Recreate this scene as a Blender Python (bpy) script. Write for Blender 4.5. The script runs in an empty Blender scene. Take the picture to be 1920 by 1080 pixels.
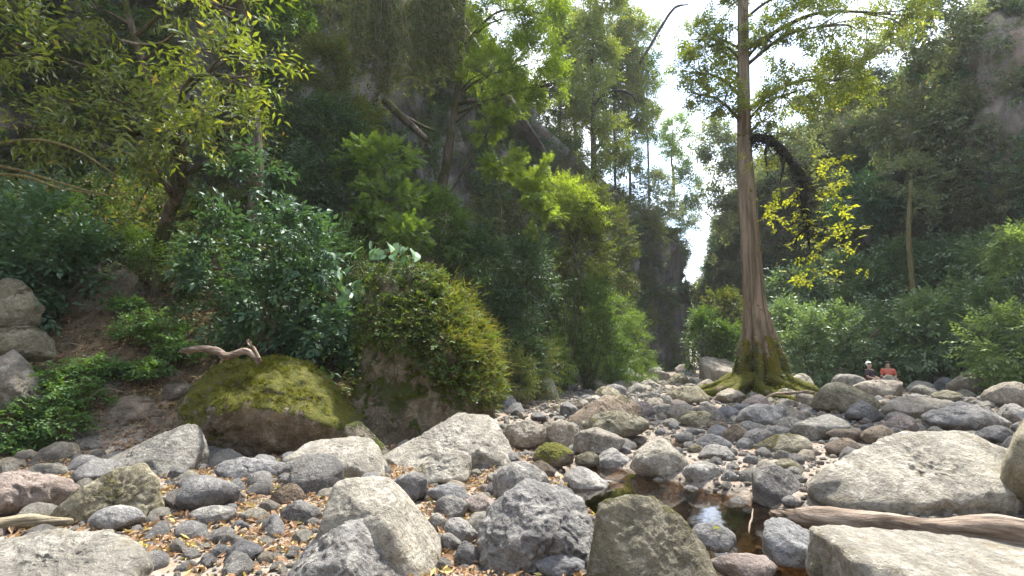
import bpy, bmesh, math, random
import numpy as np
from mathutils import Vector, Matrix

SC = bpy.context.scene
COL = SC.collection
R = math.radians

# ------------------------------------------------------------------ camera
FPX = 1000.0                       # focal length in photograph pixels (1920 wide)
HZ = 665.0                         # horizon row of the photograph
PITCH = math.atan((HZ - 540.0) / FPX)
CAMZ = 1.6
cam_d = bpy.data.cameras.new('camera'); cam = bpy.data.objects.new('camera', cam_d); COL.objects.link(cam)
cam_d.sensor_width = 36.0; cam_d.lens = 36.0 * FPX / 1920.0
cam_d.clip_start = 0.05; cam_d.clip_end = 3000.0
cam.location = (0, 0, CAMZ); cam.rotation_euler = (math.pi / 2 + PITCH, 0, 0)
SC.camera = cam

# ------------------------------------------------------------------ sky, sun, exposure
SUN_EL, SUN_AZ = 63.0, 32.0        # azimuth measured from +Y (view direction) towards +X
EXPOSURE = 2.0
SUN_STRENGTH = 3.0
HAZE = 0.0006                      # density of the air in the gorge
SKY_STRENGTH = 0.15
world = bpy.data.worlds.new('World'); SC.world = world; world.use_nodes = True
wn = world.node_tree; wn.nodes.clear()
w_out = wn.nodes.new('ShaderNodeOutputWorld'); w_bg = wn.nodes.new('ShaderNodeBackground')
sky = wn.nodes.new('ShaderNodeTexSky'); sky.sky_type = 'NISHITA'; sky.sun_disc = False
sky.sun_elevation = R(SUN_EL); sky.sun_rotation = R(SUN_AZ)
sky.air_density = 1.0; sky.dust_density = 1.2; sky.ozone_density = 1.5
w_tc = wn.nodes.new('ShaderNodeTexCoord'); w_no = wn.nodes.new('ShaderNodeTexNoise')
w_no.inputs['Scale'].default_value = 3.2; w_no.inputs['Detail'].default_value = 9.0; w_no.inputs['Roughness'].default_value = 0.58
w_no.inputs['Distortion'].default_value = 0.4
w_rmp = wn.nodes.new('ShaderNodeValToRGB')
w_rmp.color_ramp.elements[0].position = 0.41; w_rmp.color_ramp.elements[1].position = 0.66
w_mix = wn.nodes.new('ShaderNodeMix'); w_mix.data_type = 'RGBA'
w_mix.inputs['B'].default_value = (5.6, 5.6, 5.65, 1)          # sunlit thin cloud
wn.links.new(w_tc.outputs['Generated'], w_no.inputs['Vector']); wn.links.new(w_no.outputs['Fac'], w_rmp.inputs['Fac'])
wn.links.new(w_rmp.outputs['Color'], w_mix.inputs['Factor']); wn.links.new(sky.outputs['Color'], w_mix.inputs['A'])
wn.links.new(w_mix.outputs['Result'], w_bg.inputs['Color']); w_bg.inputs['Strength'].default_value = SKY_STRENGTH
wn.links.new(w_bg.outputs['Background'], w_out.inputs['Surface'])

sun_d = bpy.data.lights.new('sun', 'SUN'); sun = bpy.data.objects.new('sun', sun_d); COL.objects.link(sun)
sun_d.energy = SUN_STRENGTH; sun_d.angle = R(2.5); sun_d.color = (1.0, 0.955, 0.87)
_sd = Vector((math.sin(R(SUN_AZ)) * math.cos(R(SUN_EL)), math.cos(R(SUN_AZ)) * math.cos(R(SUN_EL)), math.sin(R(SUN_EL))))
sun.rotation_euler = (-_sd).to_track_quat('-Z', 'Y').to_euler(); sun.location = _sd * 60

vs = SC.view_settings
vs.view_transform = 'Standard'; vs.look = 'None'; vs.gamma = 1.0; vs.use_curve_mapping = False
vs.exposure = EXPOSURE
cy = SC.cycles
cy.max_bounces = 6; cy.diffuse_bounces = 4; cy.glossy_bounces = 2; cy.transmission_bounces = 4
cy.use_adaptive_sampling = True; cy.adaptive_threshold = 0.02; cy.transparent_max_bounces = 8
cy.use_denoising = True; cy.sample_clamp_indirect = 6.0

# ------------------------------------------------------------------ small numeric library
_rngp = np.random.default_rng(7)
_perm = np.concatenate([_rngp.permutation(256)] * 3)
_grad = _rngp.normal(size=(256, 3)); _grad /= np.linalg.norm(_grad, axis=1)[:, None]
def pnoise(p):
    p = np.asarray(p, float); i = np.floor(p).astype(np.int64); f = p - i; i &= 255
    u = f * f * f * (f * (f * 6 - 15) + 10); out = 0.0
    for dx in (0, 1):
        for dy in (0, 1):
            for dz in (0, 1):
                h = _perm[_perm[_perm[(i[:, 0] + dx) & 255] + ((i[:, 1] + dy) & 255)] + ((i[:, 2] + dz) & 255)]
                d = f - np.array([dx, dy, dz]); v = (_grad[h] * d).sum(1)
                wgt = (u[:, 0] if dx else 1 - u[:, 0]) * (u[:, 1] if dy else 1 - u[:, 1]) * (u[:, 2] if dz else 1 - u[:, 2])
                out = out + wgt * v
    return out * 1.6
def fbm(p, oct=4, gain=0.5):
    a, s, o = 1.0, 1.0, 0.0
    for k in range(oct):
        o = o + a * pnoise(np.asarray(p) * s + 17.3 * k); a *= gain; s *= 2.03
    return o
def smooth(a, b, x):
    t = np.clip((x - a) / (b - a), 0, 1); return t * t * (3 - 2 * t)

# pixel of the photograph -> ray; point on it at forward distance D
def ray(px, py):
    a, b = (px - 960.0) / FPX, (540.0 - py) / FPX
    return Vector((a, math.cos(PITCH) - b * math.sin(PITCH), math.sin(PITCH) + b * math.cos(PITCH)))
def at(px, py, D):
    d = ray(px, py); return Vector((0, 0, CAMZ)) + d * (D / d.y)

# ------------------------------------------------------------------ terrain height
TOE = np.array([(-60, 4.5), (-30, 6.5), (-12, 8.0), (-8.5, 8.5), (-6.3, 8.8), (-4.6, 9.3), (-3.4, 9.9), (-2.4, 10.8), (-1.5, 12.2), (-.9, 14), (-.4, 17), (1.2, 24), (4.6, 32), (8.8, 37), (13.4, 44), (14.5, 47), (-60, 60), (-260, 400)])   # foot of the left bank
_lx, _ly = TOE[:, 0], TOE[:, 1]
def toe_dist(x, y):
    p = np.stack([x, y], 1); best = np.full(len(p), 1e9)
    for a, b in zip(TOE[:-1], TOE[1:]):
        d = b - a; t = np.clip(((p - a) @ d) / (d @ d), 0, 1); best = np.minimum(best, np.linalg.norm(p - a - t[:, None] * d, axis=1))
    return np.where((x < np.interp(y, _ly, _lx)) & (y > 4.5), best, 0.0)
_ry = [-60, -20, 5, 10, 16, 22, 28, 34, 40, 46, 60, 400]
_rx = [18, 18, 18, 17.5, 18, 18.6, 17.9, 17.3, 17.2, 17.2, 60, 300]
POOL = [(2.25, 4.45, .8), (2.2, 5.1, 1.0), (2.7, 4.85, .8), (2.05, 5.8, 1.0), (1.8, 6.5, .9), (1.5, 7.2, .75), (1.3, 8.0, .5), (2.75, 10.2, .55), (0.9, 13.6, .45), (13.2, 17.6, 1.0)]
WATER_Z = -0.13
def ground_z(x, y):
    x = np.atleast_1d(np.asarray(x, float)); y = np.atleast_1d(np.asarray(y, float)); x, y = np.broadcast_arrays(x, y)
    p = np.stack([x, y, np.zeros_like(x)], 1)
    z = 0.10 * fbm(p * 0.22, 3) + 0.035 * fbm(p * 1.3, 3)
    z = np.where(y < 11, z * 0.6, z)
    dl = np.maximum(0, toe_dist(x, y) + 0.25 * pnoise(p * 0.35 + 40) * (toe_dist(x, y) > 0))
    dr = np.maximum(0, x - np.interp(y, _ry, _rx) + 0.6 * pnoise(p * 0.3 + 80))
    sl = np.interp(x, [-8, -4, 0], [0.85, 0.62, 0.66]); z = z + 0.012 * np.clip(y - 12, 0, 40)
    z = z + np.minimum(sl * dl * smooth(-.4, .9, dl) * (dl > 0), 5.5 + 0.02 * dl) + np.minimum(0.8 * dr * smooth(0, 1.5, dr), 5.0)
    z = z + smooth(0.5, 3, dl + dr) * 0.22 * fbm(p * 0.6 + 9, 3)
    for (cx, cy_, r) in POOL:
        q = ((x - cx) ** 2 + (y - cy_) ** 2) / (r * r); z = z - 0.36 * np.exp(-q * q * 0.9)
    return z
def gz(x, y): return float(ground_z(x, y)[0])
def G(px, py):
    """where the ray through a pixel meets the ground"""
    d = ray(px, py); o = Vector((0, 0, CAMZ)); t = 1.5
    ts = np.concatenate([np.arange(1.5, 30, .04), np.arange(30, 90, .25)])
    zz = o.z + d.z * ts; g = ground_z(d.x * ts, d.y * ts); k = np.argmax(zz < g)
    t = ts[k] if zz[k] < g[k] else 40.0
    return o + d * t

# ------------------------------------------------------------------ mesh helpers
def mesh_np(name, verts, faces, mats=(), smooth_shade=True, attr=None):
    """faces: (n,3) or (n,4) int array"""
    me = bpy.data.meshes.new(name); verts = np.asarray(verts, np.float32); faces = np.asarray(faces, np.int32)
    n, k = faces.shape
    me.vertices.add(len(verts)); me.vertices.foreach_set('co', verts.ravel())
    me.loops.add(n * k); me.loops.foreach_set('vertex_index', faces.ravel())
    me.polygons.add(n); me.polygons.foreach_set('loop_start', np.arange(0, n * k, k, dtype=np.int32))
    me.polygons.foreach_set('loop_total', np.full(n, k, np.int32))
    me.polygons.foreach_set('use_smooth', np.full(n, smooth_shade, bool))
    if attr:
        for an, av in attr.items():
            a = me.attributes.new(an, 'FLOAT', 'POINT'); a.data.foreach_set('value', np.asarray(av, np.float32))
    for m in mats: me.materials.append(m)
    me.update(calc_edges=True); me.validate()
    return me
def link(name, me, parent=None, loc=None):
    o = bpy.data.objects.new(name, me); COL.objects.link(o)
    if parent: o.parent = parent
    if loc is not None: o.location = loc
    return o
def tag(o, label=None, cat=None, group=None, kind=None):
    if label: o['label'] = label
    if cat: o['category'] = cat
    if group: o['group'] = group
    if kind: o['kind'] = kind
    return o
def empty(name, loc=(0, 0, 0)):
    o = bpy.data.objects.new(name, None); COL.objects.link(o); o.location = loc; o.empty_display_size = 0.2; return o

def catmull(pts, n):
    pts = np.asarray(pts, float); m = len(pts)
    if m < 3:
        t = np.linspace(0, 1, n)[:, None]; return pts[0] * (1 - t) + pts[-1] * t
    P = np.vstack([2 * pts[0] - pts[1], pts, 2 * pts[-1] - pts[-2]]); u = np.linspace(0, m - 1 - 1e-6, n); i = u.astype(int); f = (u - i)[:, None]
    a, b, c, d = P[i], P[i + 1], P[i + 2], P[i + 3]
    return 0.5 * (2 * b + (c - a) * f + (2 * a - 5 * b + 4 * c - d) * f ** 2 + (3 * b - a - 3 * c + d) * f ** 3)
class Tubes:
    """collects tapered tubes into one mesh"""
    def __init__(s): s.v = []; s.f = []; s.n = 0
    def add(s, pts, r0, r1=None, seg=8, n=None, rough=0.0, seed=0):
        n = n or max(4, 4 * len(pts)); c = catmull(pts, n)
        rad = np.interp(np.linspace(0, 1, n), np.linspace(0, 1, len(r0)), r0) if hasattr(r0, '__len__') else np.linspace(r0, r0 if r1 is None else r1, n)
        t = np.gradient(c, axis=0); t /= np.linalg.norm(t, axis=1)[:, None] + 1e-9
        ref = np.array([0.31, 0.17, 0.93]) if abs(t[:, 2]).mean() < 0.8 else np.array([1.0, 0.1, 0])
        a = np.cross(t, ref); a /= np.linalg.norm(a, axis=1)[:, None] + 1e-9; b = np.cross(t, a)
        th = np.linspace(0, 2 * np.pi, seg, endpoint=False)
        ring = a[:, None, :] * np.cos(th)[None, :, None] + b[:, None, :] * np.sin(th)[None, :, None]
        rr = rad[:, None] * np.ones(seg)[None, :]
        if rough:
            q = (c[:, None, :] * 3.0 + ring * 1.2).reshape(-1, 3) + seed * 5.1
            rr = rr * (1 + rough * fbm(q, 3).reshape(n, seg))
        v = c[:, None, :] + ring * rr[:, :, None]
        i = np.arange(n - 1)[:, None] * seg; j = np.arange(seg)[None, :]; j2 = (j + 1) % seg
        f = np.stack([i + j, i + j2, i + seg + j2, i + seg + j], -1).reshape(-1, 4) + s.n
        s.v.append(v.reshape(-1, 3)); s.f.append(f); s.n += n * seg
        # end caps
        cv = np.array([c[0], c[-1]]); s.v.append(cv); k0 = s.n; s.n += 2; base = k0 - n * seg
        jj = np.arange(seg); j2 = (jj + 1) % seg
        s.f.append(np.stack([base + jj, np.full(seg, k0), np.full(seg, k0), base + j2], 1)); s.f.append(np.stack([base + (n - 1) * seg + jj, base + (n - 1) * seg + j2, np.full(seg, k0 + 1), np.full(seg, k0 + 1)], 1))
        return s
    def build(s, name, mat, parent=None):
        v = np.vstack(s.v); f = np.vstack(s.f)
        tri = []
        q = f[(f[:, 1] != f[:, 2]) & (f[:, 2] != f[:, 3])]
        c1 = f[f[:, 1] == f[:, 2]][:, [0, 1, 3]]; c2 = f[f[:, 2] == f[:, 3]][:, [0, 1, 2]]
        tri = np.vstack([q[:, [0, 1, 2]], q[:, [0, 2, 3]], c1, c2])
        return link(name, mesh_np(name, v, tri, [mat]), parent)

# ------------------------------------------------------------------ materials
def newmat(name):
    m = bpy.data.materials.new(name); m.use_nodes = True; nt = m.node_tree; nt.nodes.clear(); return m, nt
class NB:
    def __init__(s, nt): s.nt = nt
    def n(s, t, **k):
        o = s.nt.nodes.new('ShaderNode' + t)
        for a, v in k.items():
            if a.startswith('_'): setattr(o, a[1:], v)
            else:
                key = a.replace('__', ' ')
                s.put(o.inputs[key] if not key.isdigit() else o.inputs[int(key)], v)
        return o
    def put(s, sock, v):
        if hasattr(v, 'is_output'): s.nt.links.new(v, sock)
        elif hasattr(v, 'outputs'): s.nt.links.new(v.outputs[0], sock)
        else:
            if isinstance(v, tuple) and len(v) == 3 and sock.type == 'RGBA': v = v + (1,)
            sock.default_value = v
    def noise(s, vec, scale, detail=5, rough=.55, dist=0.0):
        return s.n('TexNoise', Vector=vec, Scale=scale, Detail=float(detail), Roughness=rough, Distortion=dist).outputs['Fac']
    def math(s, op, a, b=0.0, clamp=False):
        o = s.nt.nodes.new('ShaderNodeMath'); o.operation = op; o.use_clamp = clamp; s.put(o.inputs[0], a); s.put(o.inputs[1], b); return o.outputs[0]
    def sstep(s, a, b, x):
        o = s.nt.nodes.new('ShaderNodeMapRange'); o.interpolation_type = 'SMOOTHSTEP'; s.put(o.inputs['Value'], x)
        o.inputs['From Min'].default_value = a; o.inputs['From Max'].default_value = b; return o.outputs['Result']
    def mix(s, f, a, b, mode='MIX'):
        o = s.nt.nodes.new('ShaderNodeMix'); o.data_type = 'RGBA'; o.blend_type = mode
        s.put(o.inputs['Factor'], f); s.put(o.inputs['A'], a); s.put(o.inputs['B'], b); return o.outputs['Result']
    def vec(s, op, a, b):
        o = s.nt.nodes.new('ShaderNodeVectorMath'); o.operation = op; s.put(o.inputs[0], a); s.put(o.inputs[1], b); return o.outputs[0]
    def bump(s, h, strength, dist, normal=None):
        o = s.n('Bump', Strength=strength, Distance=dist, Height=h)
        if normal is not None: s.put(o.inputs['Normal'], normal)
        return o.outputs['Normal']
    def done(s, shader):
        o = s.nt.nodes.new('ShaderNodeOutputMaterial'); s.nt.links.new(shader, o.inputs['Surface'])

def rock_mat(name, c1, c2, lichen=.35, lcol=(.5, .5, .45), moss=0.0, mcol=(.10, .115, .018), stain=.3, scol=(.20, .145, .085), rough=.82, wob=1.0):
    m, nt = newmat(name); b = NB(nt)
    tc = b.n('TexCoord'); oi = b.n('ObjectInfo')
    off = b.vec('MULTIPLY', b.n('CombineXYZ', X=oi.outputs['Random'], Y=oi.outputs['Random'], Z=oi.outputs['Random']).outputs[0], (37., 61., 23.))
    v = b.vec('ADD', tc.outputs['Object'], off)
    geo = b.n('NewGeometry'); nz = b.n('SeparateXYZ', Vector=geo.outputs['Normal']).outputs['Z']
    n1 = b.noise(v, 1.7 * wob, 8, .6, .6); n2 = b.noise(v, 9.0 * wob, 7, .65, .3); n3 = b.noise(v, 70.0, 4, .7); n4 = b.noise(v, 3.3 * wob, 6, .62, 1.0); n6 = b.noise(v, 4.2 * wob, 9, .7, .2)
    col = b.mix(b.sstep(.32, .68, n1), c1, c2)
    col = b.mix(b.math('MULTIPLY', b.sstep(.52, .72, n4), stain), col, scol)
    col = b.mix(b.math('MULTIPLY', b.sstep(.53, .66, n2), lichen), col, lcol)
    col = b.mix(b.math('MULTIPLY', b.sstep(.545, .60, n6), lichen * .75), col, tuple(min(.62, x * 1.12) for x in lcol))
    bv = b.n('TexWave', Vector=b.vec('ADD', v, off), Scale=.9, Distortion=9.0, Detail=4.0, Detail__Scale=1.4).outputs['Fac']
    col = b.mix(b.math('MULTIPLY', b.sstep(.55, .95, bv), .32), col, tuple(x * .62 for x in c1))
    # mineral grain
    col = b.mix(1.0, col, b.mix(n3, (.55, .55, .56), (1.42, 1.4, 1.36)), 'MULTIPLY')
    # thin veins / cracks
    vo = b.n('TexVoronoi', _feature='DISTANCE_TO_EDGE', Scale=2.6 * wob, Vector=b.vec('ADD', v, b.vec('MULTIPLY', b.n('TexNoise', Vector=v, Scale=2.2, Detail=5.0).outputs['Color'], (.9, .9, .9))))
    crack = b.sstep(.0, .012, vo.outputs['Distance'])
    crm = b.sstep(.5, .62, b.noise(v, 2.9, 4)); col = b.mix(b.math('MULTIPLY', b.math('MULTIPLY', b.math('SUBTRACT', 1.0, crack), crm), .3), col, (.07, .06, .05))
    n5 = b.noise(v, 24., 6, .7, .2); col = b.mix(1.0, col, b.mix(b.sstep(.3, .7, n5), (.72, .72, .73), (1.22, 1.21, 1.18)), 'MULTIPLY')
    # a random lightness for each stone
    col = b.mix(1.0, col, b.mix(oi.outputs['Random'], (.76, .77, .80), (1.16, 1.14, 1.10)), 'MULTIPLY')
    hgt = b.math('ADD', b.math('MULTIPLY', n2, .7), b.math('ADD', b.math('MULTIPLY', n3, .18), b.math('MULTIPLY', n5, .42)))
    rg = rough
    if moss > 0:
        mn = b.noise(v, 2.4, 7, .62, .5); mf = b.noise(v, 30.0, 5, .7)
        k = b.math('ADD', b.math('MULTIPLY', nz, .42), b.math('ADD', b.math('MULTIPLY', b.math('SUBTRACT', mn, .25), 1.75), b.math('MULTIPLY', mf, .25)))
        mk = b.sstep(1.12 - .55 * moss, 1.28 - .55 * moss, k)
        mc = b.mix(b.sstep(.3, .7, b.noise(v, 5.5, 5)), mcol, tuple(x * y for x, y in zip(mcol, (.55, .62, .7))))
        mc = b.mix(b.sstep(.55, .75, mf), mc, tuple(x * 1.9 for x in mcol))
        col = b.mix(mk, col, mc); hgt = b.math('ADD', hgt, b.math('MULTIPLY', mk, b.math('MULTIPLY', mf, .9)))
    bs = b.n('BsdfPrincipled', Base__Color=col, Roughness=rg, Normal=b.bump(hgt, 1.0, .085))
    bs.inputs['Specular IOR Level'].default_value = .28
    b.done(bs.outputs[0]); return m

def leaf_mat(name, c1, c2, trans=.45, gloss=.12, rough=.42, old=None, oldf=.04, cap=.16):
    """c1..c2: the range of leaf colours in the crown"""
    m, nt = newmat(name); b = NB(nt)
    lv = b.n('Attribute', _attribute_name='lv').outputs['Fac']; oi = b.n('ObjectInfo')
    geo = b.n('NewGeometry')
    t = b.math('ADD', b.math('MULTIPLY', lv, .72), b.math('MULTIPLY', oi.outputs['Random'], .28))
    col = b.mix(t, c1, c2)
    if old: col = b.mix(b.math('GREATER_THAN', lv, 1.0 - oldf), col, old)
    tcol = b.mix(1.0, col, (1.32, 1.32, .68), 'MULTIPLY')
    d = b.n('BsdfDiffuse', Color=col); tr = b.n('BsdfTranslucent', Color=tcol)
    mx = b.n('MixShader', Fac=trans); nt.links.new(d.outputs[0], mx.inputs[1]); nt.links.new(tr.outputs[0], mx.inputs[2])
    g = b.n('BsdfGlossy', Color=(.8, .85, .85), Roughness=rough + .08)
    fr = b.n('Fresnel', IOR=1.45); fk = b.math('MINIMUM', b.math('ADD', b.math('MULTIPLY', fr.outputs[0], .35 * gloss + .04), gloss * .10), cap)
    m2 = b.n('MixShader', Fac=fk); nt.links.new(mx.outputs[0], m2.inputs[1]); nt.links.new(g.outputs[0], m2.inputs[2])
    b.done(m2.outputs[0]); return m

def bark_mat(name, c1, c2, moss=0.0, stretch=7.0, moss_top=None, mcol=(.11, .115, .02), bump=.9):
    m, nt = newmat(name); b = NB(nt); tc = b.n('TexCoord'); v = tc.outputs['Object']
    vs_ = b.vec('MULTIPLY', v, (stretch, stretch, stretch * .09))
    n1 = b.noise(vs_, 1.0, 7, .62, .8); n2 = b.noise(v, 1.3, 5); n3 = b.noise(v, 26., 5, .7)
    col = b.mix(b.sstep(.33, .67, n1), c1, c2)
    col = b.mix(b.math('MULTIPLY', b.sstep(.5, .7, n2), .45), col, tuple(x * .62 for x in c2))
    col = b.mix(1.0, col, b.mix(n3, (.65, .65, .65), (1.3, 1.3, 1.3)), 'MULTIPLY')
    h = b.math('ADD', b.math('MULTIPLY', n1, 1.0), b.math('MULTIPLY', n3, .2))
    if moss > 0:
        mn = b.noise(v, 1.6, 7, .65)
        k = mn
        if moss_top is not None:
            zz = b.n('SeparateXYZ', Vector=v).outputs['Z']
            k = b.math('ADD', b.math('MULTIPLY', b.math('SUBTRACT', mn, .5), 4.6), b.math('MULTIPLY', b.sstep(moss_top[1], moss_top[0], zz), 1.5)); k = b.math('SUBTRACT', k, .25)
        mk = b.sstep(.62 - .3 * moss, .74 - .3 * moss, k)
        col = b.mix(mk, col, b.mix(b.sstep(.35, .65, n3), tuple(x * .5 for x in mcol), tuple(x * 1.5 for x in mcol)))
        h = b.math('ADD', h, b.math('MULTIPLY', mk, n3))
    bs = b.n('BsdfPrincipled', Base__Color=col, Roughness=.9, Normal=b.bump(h, bump, .05)); bs.inputs['Specular IOR Level'].default_value = .15
    b.done(bs.outputs[0]); return m
def plain_mat(name, c, rough=.8):
    m, nt = newmat(name); b = NB(nt); tc = b.n('TexCoord'); n = b.noise(tc.outputs['Object'], 14., 4)
    col = b.mix(n, tuple(x * .75 for x in c), tuple(min(1, x * 1.2) for x in c))
    bs = b.n('BsdfPrincipled', Base__Color=col, Roughness=rough, Normal=b.bump(n, .3, .01)); b.done(bs.outputs[0]); return m

M = {}
M['grey'] = rock_mat('grey_stone', (0.171, 0.167, 0.162), (0.306, 0.297, 0.284), .7, (0.441, 0.427, 0.387), 0, stain=.32, scol=(0.180, 0.149, 0.104))
M['blue'] = rock_mat('blue_grey_stone', (.195, .195, .197), (.325, .325, .325), .4, (.45, .44, .42), 0, stain=.22)
M['pale'] = rock_mat('pale_stone', (0.234, 0.221, 0.189), (0.378, 0.356, 0.306), .65, (0.486, 0.468, 0.410), 0, stain=.6, scol=(0.207, 0.167, 0.090))
M['tan'] = rock_mat('tan_stone', (0.225, 0.198, 0.158), (0.369, 0.329, 0.270), .5, (0.459, 0.432, 0.369), 0, stain=.45, scol=(0.180, 0.135, 0.081))
M['olive'] = rock_mat('olive_stone', (0.189, 0.171, 0.113), (0.315, 0.288, 0.207), .45, (0.432, 0.414, 0.342), .35, (0.126, 0.113, 0.032), stain=.5, scol=(0.144, 0.113, 0.045))
M['brown'] = rock_mat('brown_stone', (0.135, 0.104, 0.077), (0.252, 0.203, 0.153), .35, (0.324, 0.288, 0.243), .28, (0.090, 0.081, 0.023), stain=.5, scol=(0.099, 0.068, 0.041))
M['dark'] = rock_mat('dark_stone', (.12, .115, .11), (.22, .212, .20), .35, (.32, .31, .29), 0, stain=.3, rough=.6)
M['moss'] = rock_mat('mossy_stone', (.15, .115, .075), (.28, .225, .155), .4, (.46, .43, .36), 1.0, (.15, .145, .016), stain=.5, scol=(.12, .08, .045))
M['halfmoss'] = rock_mat('half_mossy_stone', (.17, .145, .105), (.30, .26, .195), .35, (.44, .42, .36), .62, (.11, .125, .02), stain=.5)
M['overgrown'] = rock_mat('overgrown_stone', (.12, .10, .07), (.22, .185, .13), .3, (.34, .31, .25), .86, (.085, .105, .018), stain=.6, scol=(.09, .065, .035))
M['pink'] = rock_mat('pinkish_stone', (.26, .21, .185), (.38, .32, .285), .4, (.46, .42, .38), 0, stain=.3)
M['shade'] = rock_mat('shaded_bank_stone', (.10, .088, .065), (.19, .165, .12), .25, (.28, .26, .2), .5, (.06, .075, .018), stain=.4)  # darker stone: the shade on the bank is put into the colour

L = {}
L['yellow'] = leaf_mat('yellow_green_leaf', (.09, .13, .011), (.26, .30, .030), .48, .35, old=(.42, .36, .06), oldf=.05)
L['bright'] = leaf_mat('bright_green_leaf', (.08, .145, .02), (.19, .275, .045), .5, .15)
L['lime'] = leaf_mat('lime_green_leaf', (.115, .18, .016), (.27, .335, .045), .55, .12)
L['mid'] = leaf_mat('mid_green_leaf', (.04, .085, .014), (.12, .19, .03), .42, .2)
L['olive'] = leaf_mat('olive_green_leaf', (.065, .09, .015), (.16, .19, .035), .4, .15, old=(.26, .15, .05), oldf=.06)
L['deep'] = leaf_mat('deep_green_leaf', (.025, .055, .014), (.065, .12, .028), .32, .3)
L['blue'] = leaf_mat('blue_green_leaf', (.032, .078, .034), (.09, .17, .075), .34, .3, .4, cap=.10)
L['silver'] = leaf_mat('glossy_bank_leaf', (.085, .15, .05), (.23, .32, .135), .38, .6, .42, cap=.16)
L['greyg'] = leaf_mat('hazed_green_leaf', (.10, .13, .06), (.23, .265, .13), .42, .2, old=(.26, .2, .1), oldf=.05)  # grey in the leaf colour stands in for haze on the right wall
L['vine'] = leaf_mat('vine_leaf', (.06, .08, .022), (.15, .17, .06), .38, .15, old=(.2, .14, .07), oldf=.08)
L['gold'] = leaf_mat('golden_leaf', (.19, .23, .02), (.40, .40, .04), .5, .12)
L['herb'] = leaf_mat('herb_leaf', (.055, .13, .025), (.14, .24, .06), .45, .2)
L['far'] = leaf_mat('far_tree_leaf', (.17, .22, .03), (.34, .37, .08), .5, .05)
L['heart'] = leaf_mat('heart_leaf', (.09, .20, .07), (.20, .33, .15), .42, .4)
L['grass'] = leaf_mat('grass_blade', (.14, .15, .02), (.30, .29, .05), .45, .1)
L['dry'] = leaf_mat('dry_leaf', (.17, .09, .05), (.46, .31, .19), .2, .1, .6, old=(.52, .42, .16), oldf=.03)
L['palegreen'] = leaf_mat('pale_green_leaf', (.12, .19, .045), (.26, .35, .11), .45, .4)
L['mosstuft'] = leaf_mat('moss_tuft', (.085, .095, .010), (.20, .20, .025), .3, .05)
L['creeper'] = leaf_mat('creeper_leaf', (.05, .085, .015), (.15, .20, .04), .42, .15, old=(.24, .14, .06), oldf=.07)
L['darkmoss'] = leaf_mat('dark_epiphyte', (.012, .013, .008), (.035, .035, .018), .1, .05)

B = {}
B['trunk'] = bark_mat('big_tree_bark', (.09, .066, .042), (.28, .212, .142), .9, 5.0, (.5, 3.0), (.12, .105, .016))
B['root'] = bark_mat('mossy_root', (.15, .11, .07), (.26, .20, .13), 1.0, 5.0, None, (.085, .085, .014))
B['bark'] = bark_mat('brown_bark', (.06, .048, .034), (.15, .12, .085), .5, 12.0, None, (.06, .065, .016))
B['pale'] = bark_mat('pale_bark', (.17, .14, .09), (.33, .28, .19), .2, 14.0)
B['dark'] = bark_mat('black_mossy_bark', (.012, .010, .009), (.04, .034, .026), .4, 8.0, None, (.03, .032, .012))
B['drift'] = bark_mat('driftwood', (.10, .07, .05), (.36, .285, .22), 0, 9.0, None)
B['stem'] = bark_mat('green_stem', (.10, .085, .035), (.22, .19, .08), 0, 14.0)

# ================================================================== SETTING
def axis_grid(segs):
    out = []
    for a, b, st in segs: out += list(np.arange(a, b, st))
    out.append(segs[-1][1]); return np.array(out)
gx = axis_grid([(-900, -100, 100), (-100, -30, 5), (-30, -9, .45), (-9, 9, .13), (9, 26, .3), (26, 60, 3), (60, 100, 8), (100, 900, 100)])
gy = axis_grid([(-300, -40, 40), (-40, 2, 2.0), (2, 12, .13), (12, 30, .28), (30, 60, .6), (60, 120, 6), (120, 900, 60)])
X, Y = np.meshgrid(gx, gy); gzv = ground_z(X.ravel(), Y.ravel())
nx, ny = len(gx), len(gy); ii = (np.arange(ny - 1)[:, None] * nx + np.arange(nx - 1)[None, :]).ravel()
def ground_mat():
    m, nt = newmat('river_bed_and_bank_soil'); b = NB(nt); geo = b.n('NewGeometry'); v = geo.outputs['Position']
    n1 = b.noise(v, .9, 7, .6); n2 = b.noise(v, 6., 7, .65); n3 = b.noise(v, 45., 4, .7); n4 = b.noise(v, 2.2, 6, .6)
    bk = b.n('Attribute', _attribute_name='bank').outputs['Fac']
    bed = b.mix(b.sstep(.35, .65, n2), (.16, .135, .11), (.30, .26, .215))
    bed = b.mix(b.math('MULTIPLY', b.sstep(.5, .62, n4), .6), bed, (.28, .19, .125))
    soil = b.mix(b.sstep(.35, .65, n2), (.055, .042, .025), (.145, .105, .062))
    soil = b.mix(b.math('MULTIPLY', b.sstep(.52, .66, n1), .6), soil, (.06, .065, .018))
    wet = b.n('Attribute', _attribute_name='wet').outputs['Fac']
    col = b.mix(bk, bed, soil); col = b.mix(wet, col, (.085, .060, .036))
    col = b.mix(1.0, col, b.mix(n3, (.6, .6, .6), (1.4, 1.4, 1.4)), 'MULTIPLY')
    vo = b.n('TexVoronoi', Scale=16.0, Vector=v)
    h = b.math('ADD', b.math('MULTIPLY', n2, .5), b.math('ADD', b.math('MULTIPLY', n3, .25), b.math('MULTIPLY', vo.outputs['Distance'], .5)))
    bs = b.n('BsdfPrincipled', Base__Color=col, Roughness=.92, Normal=b.bump(h, .8, .05)); bs.inputs['Specular IOR Level'].default_value = .15
    b.done(bs.outputs[0]); return m
dl = toe_dist(X.ravel(), Y.ravel()); dr = X.ravel() - np.interp(Y.ravel(), _ry, _rx)
wetv = np.zeros(X.size)
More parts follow.
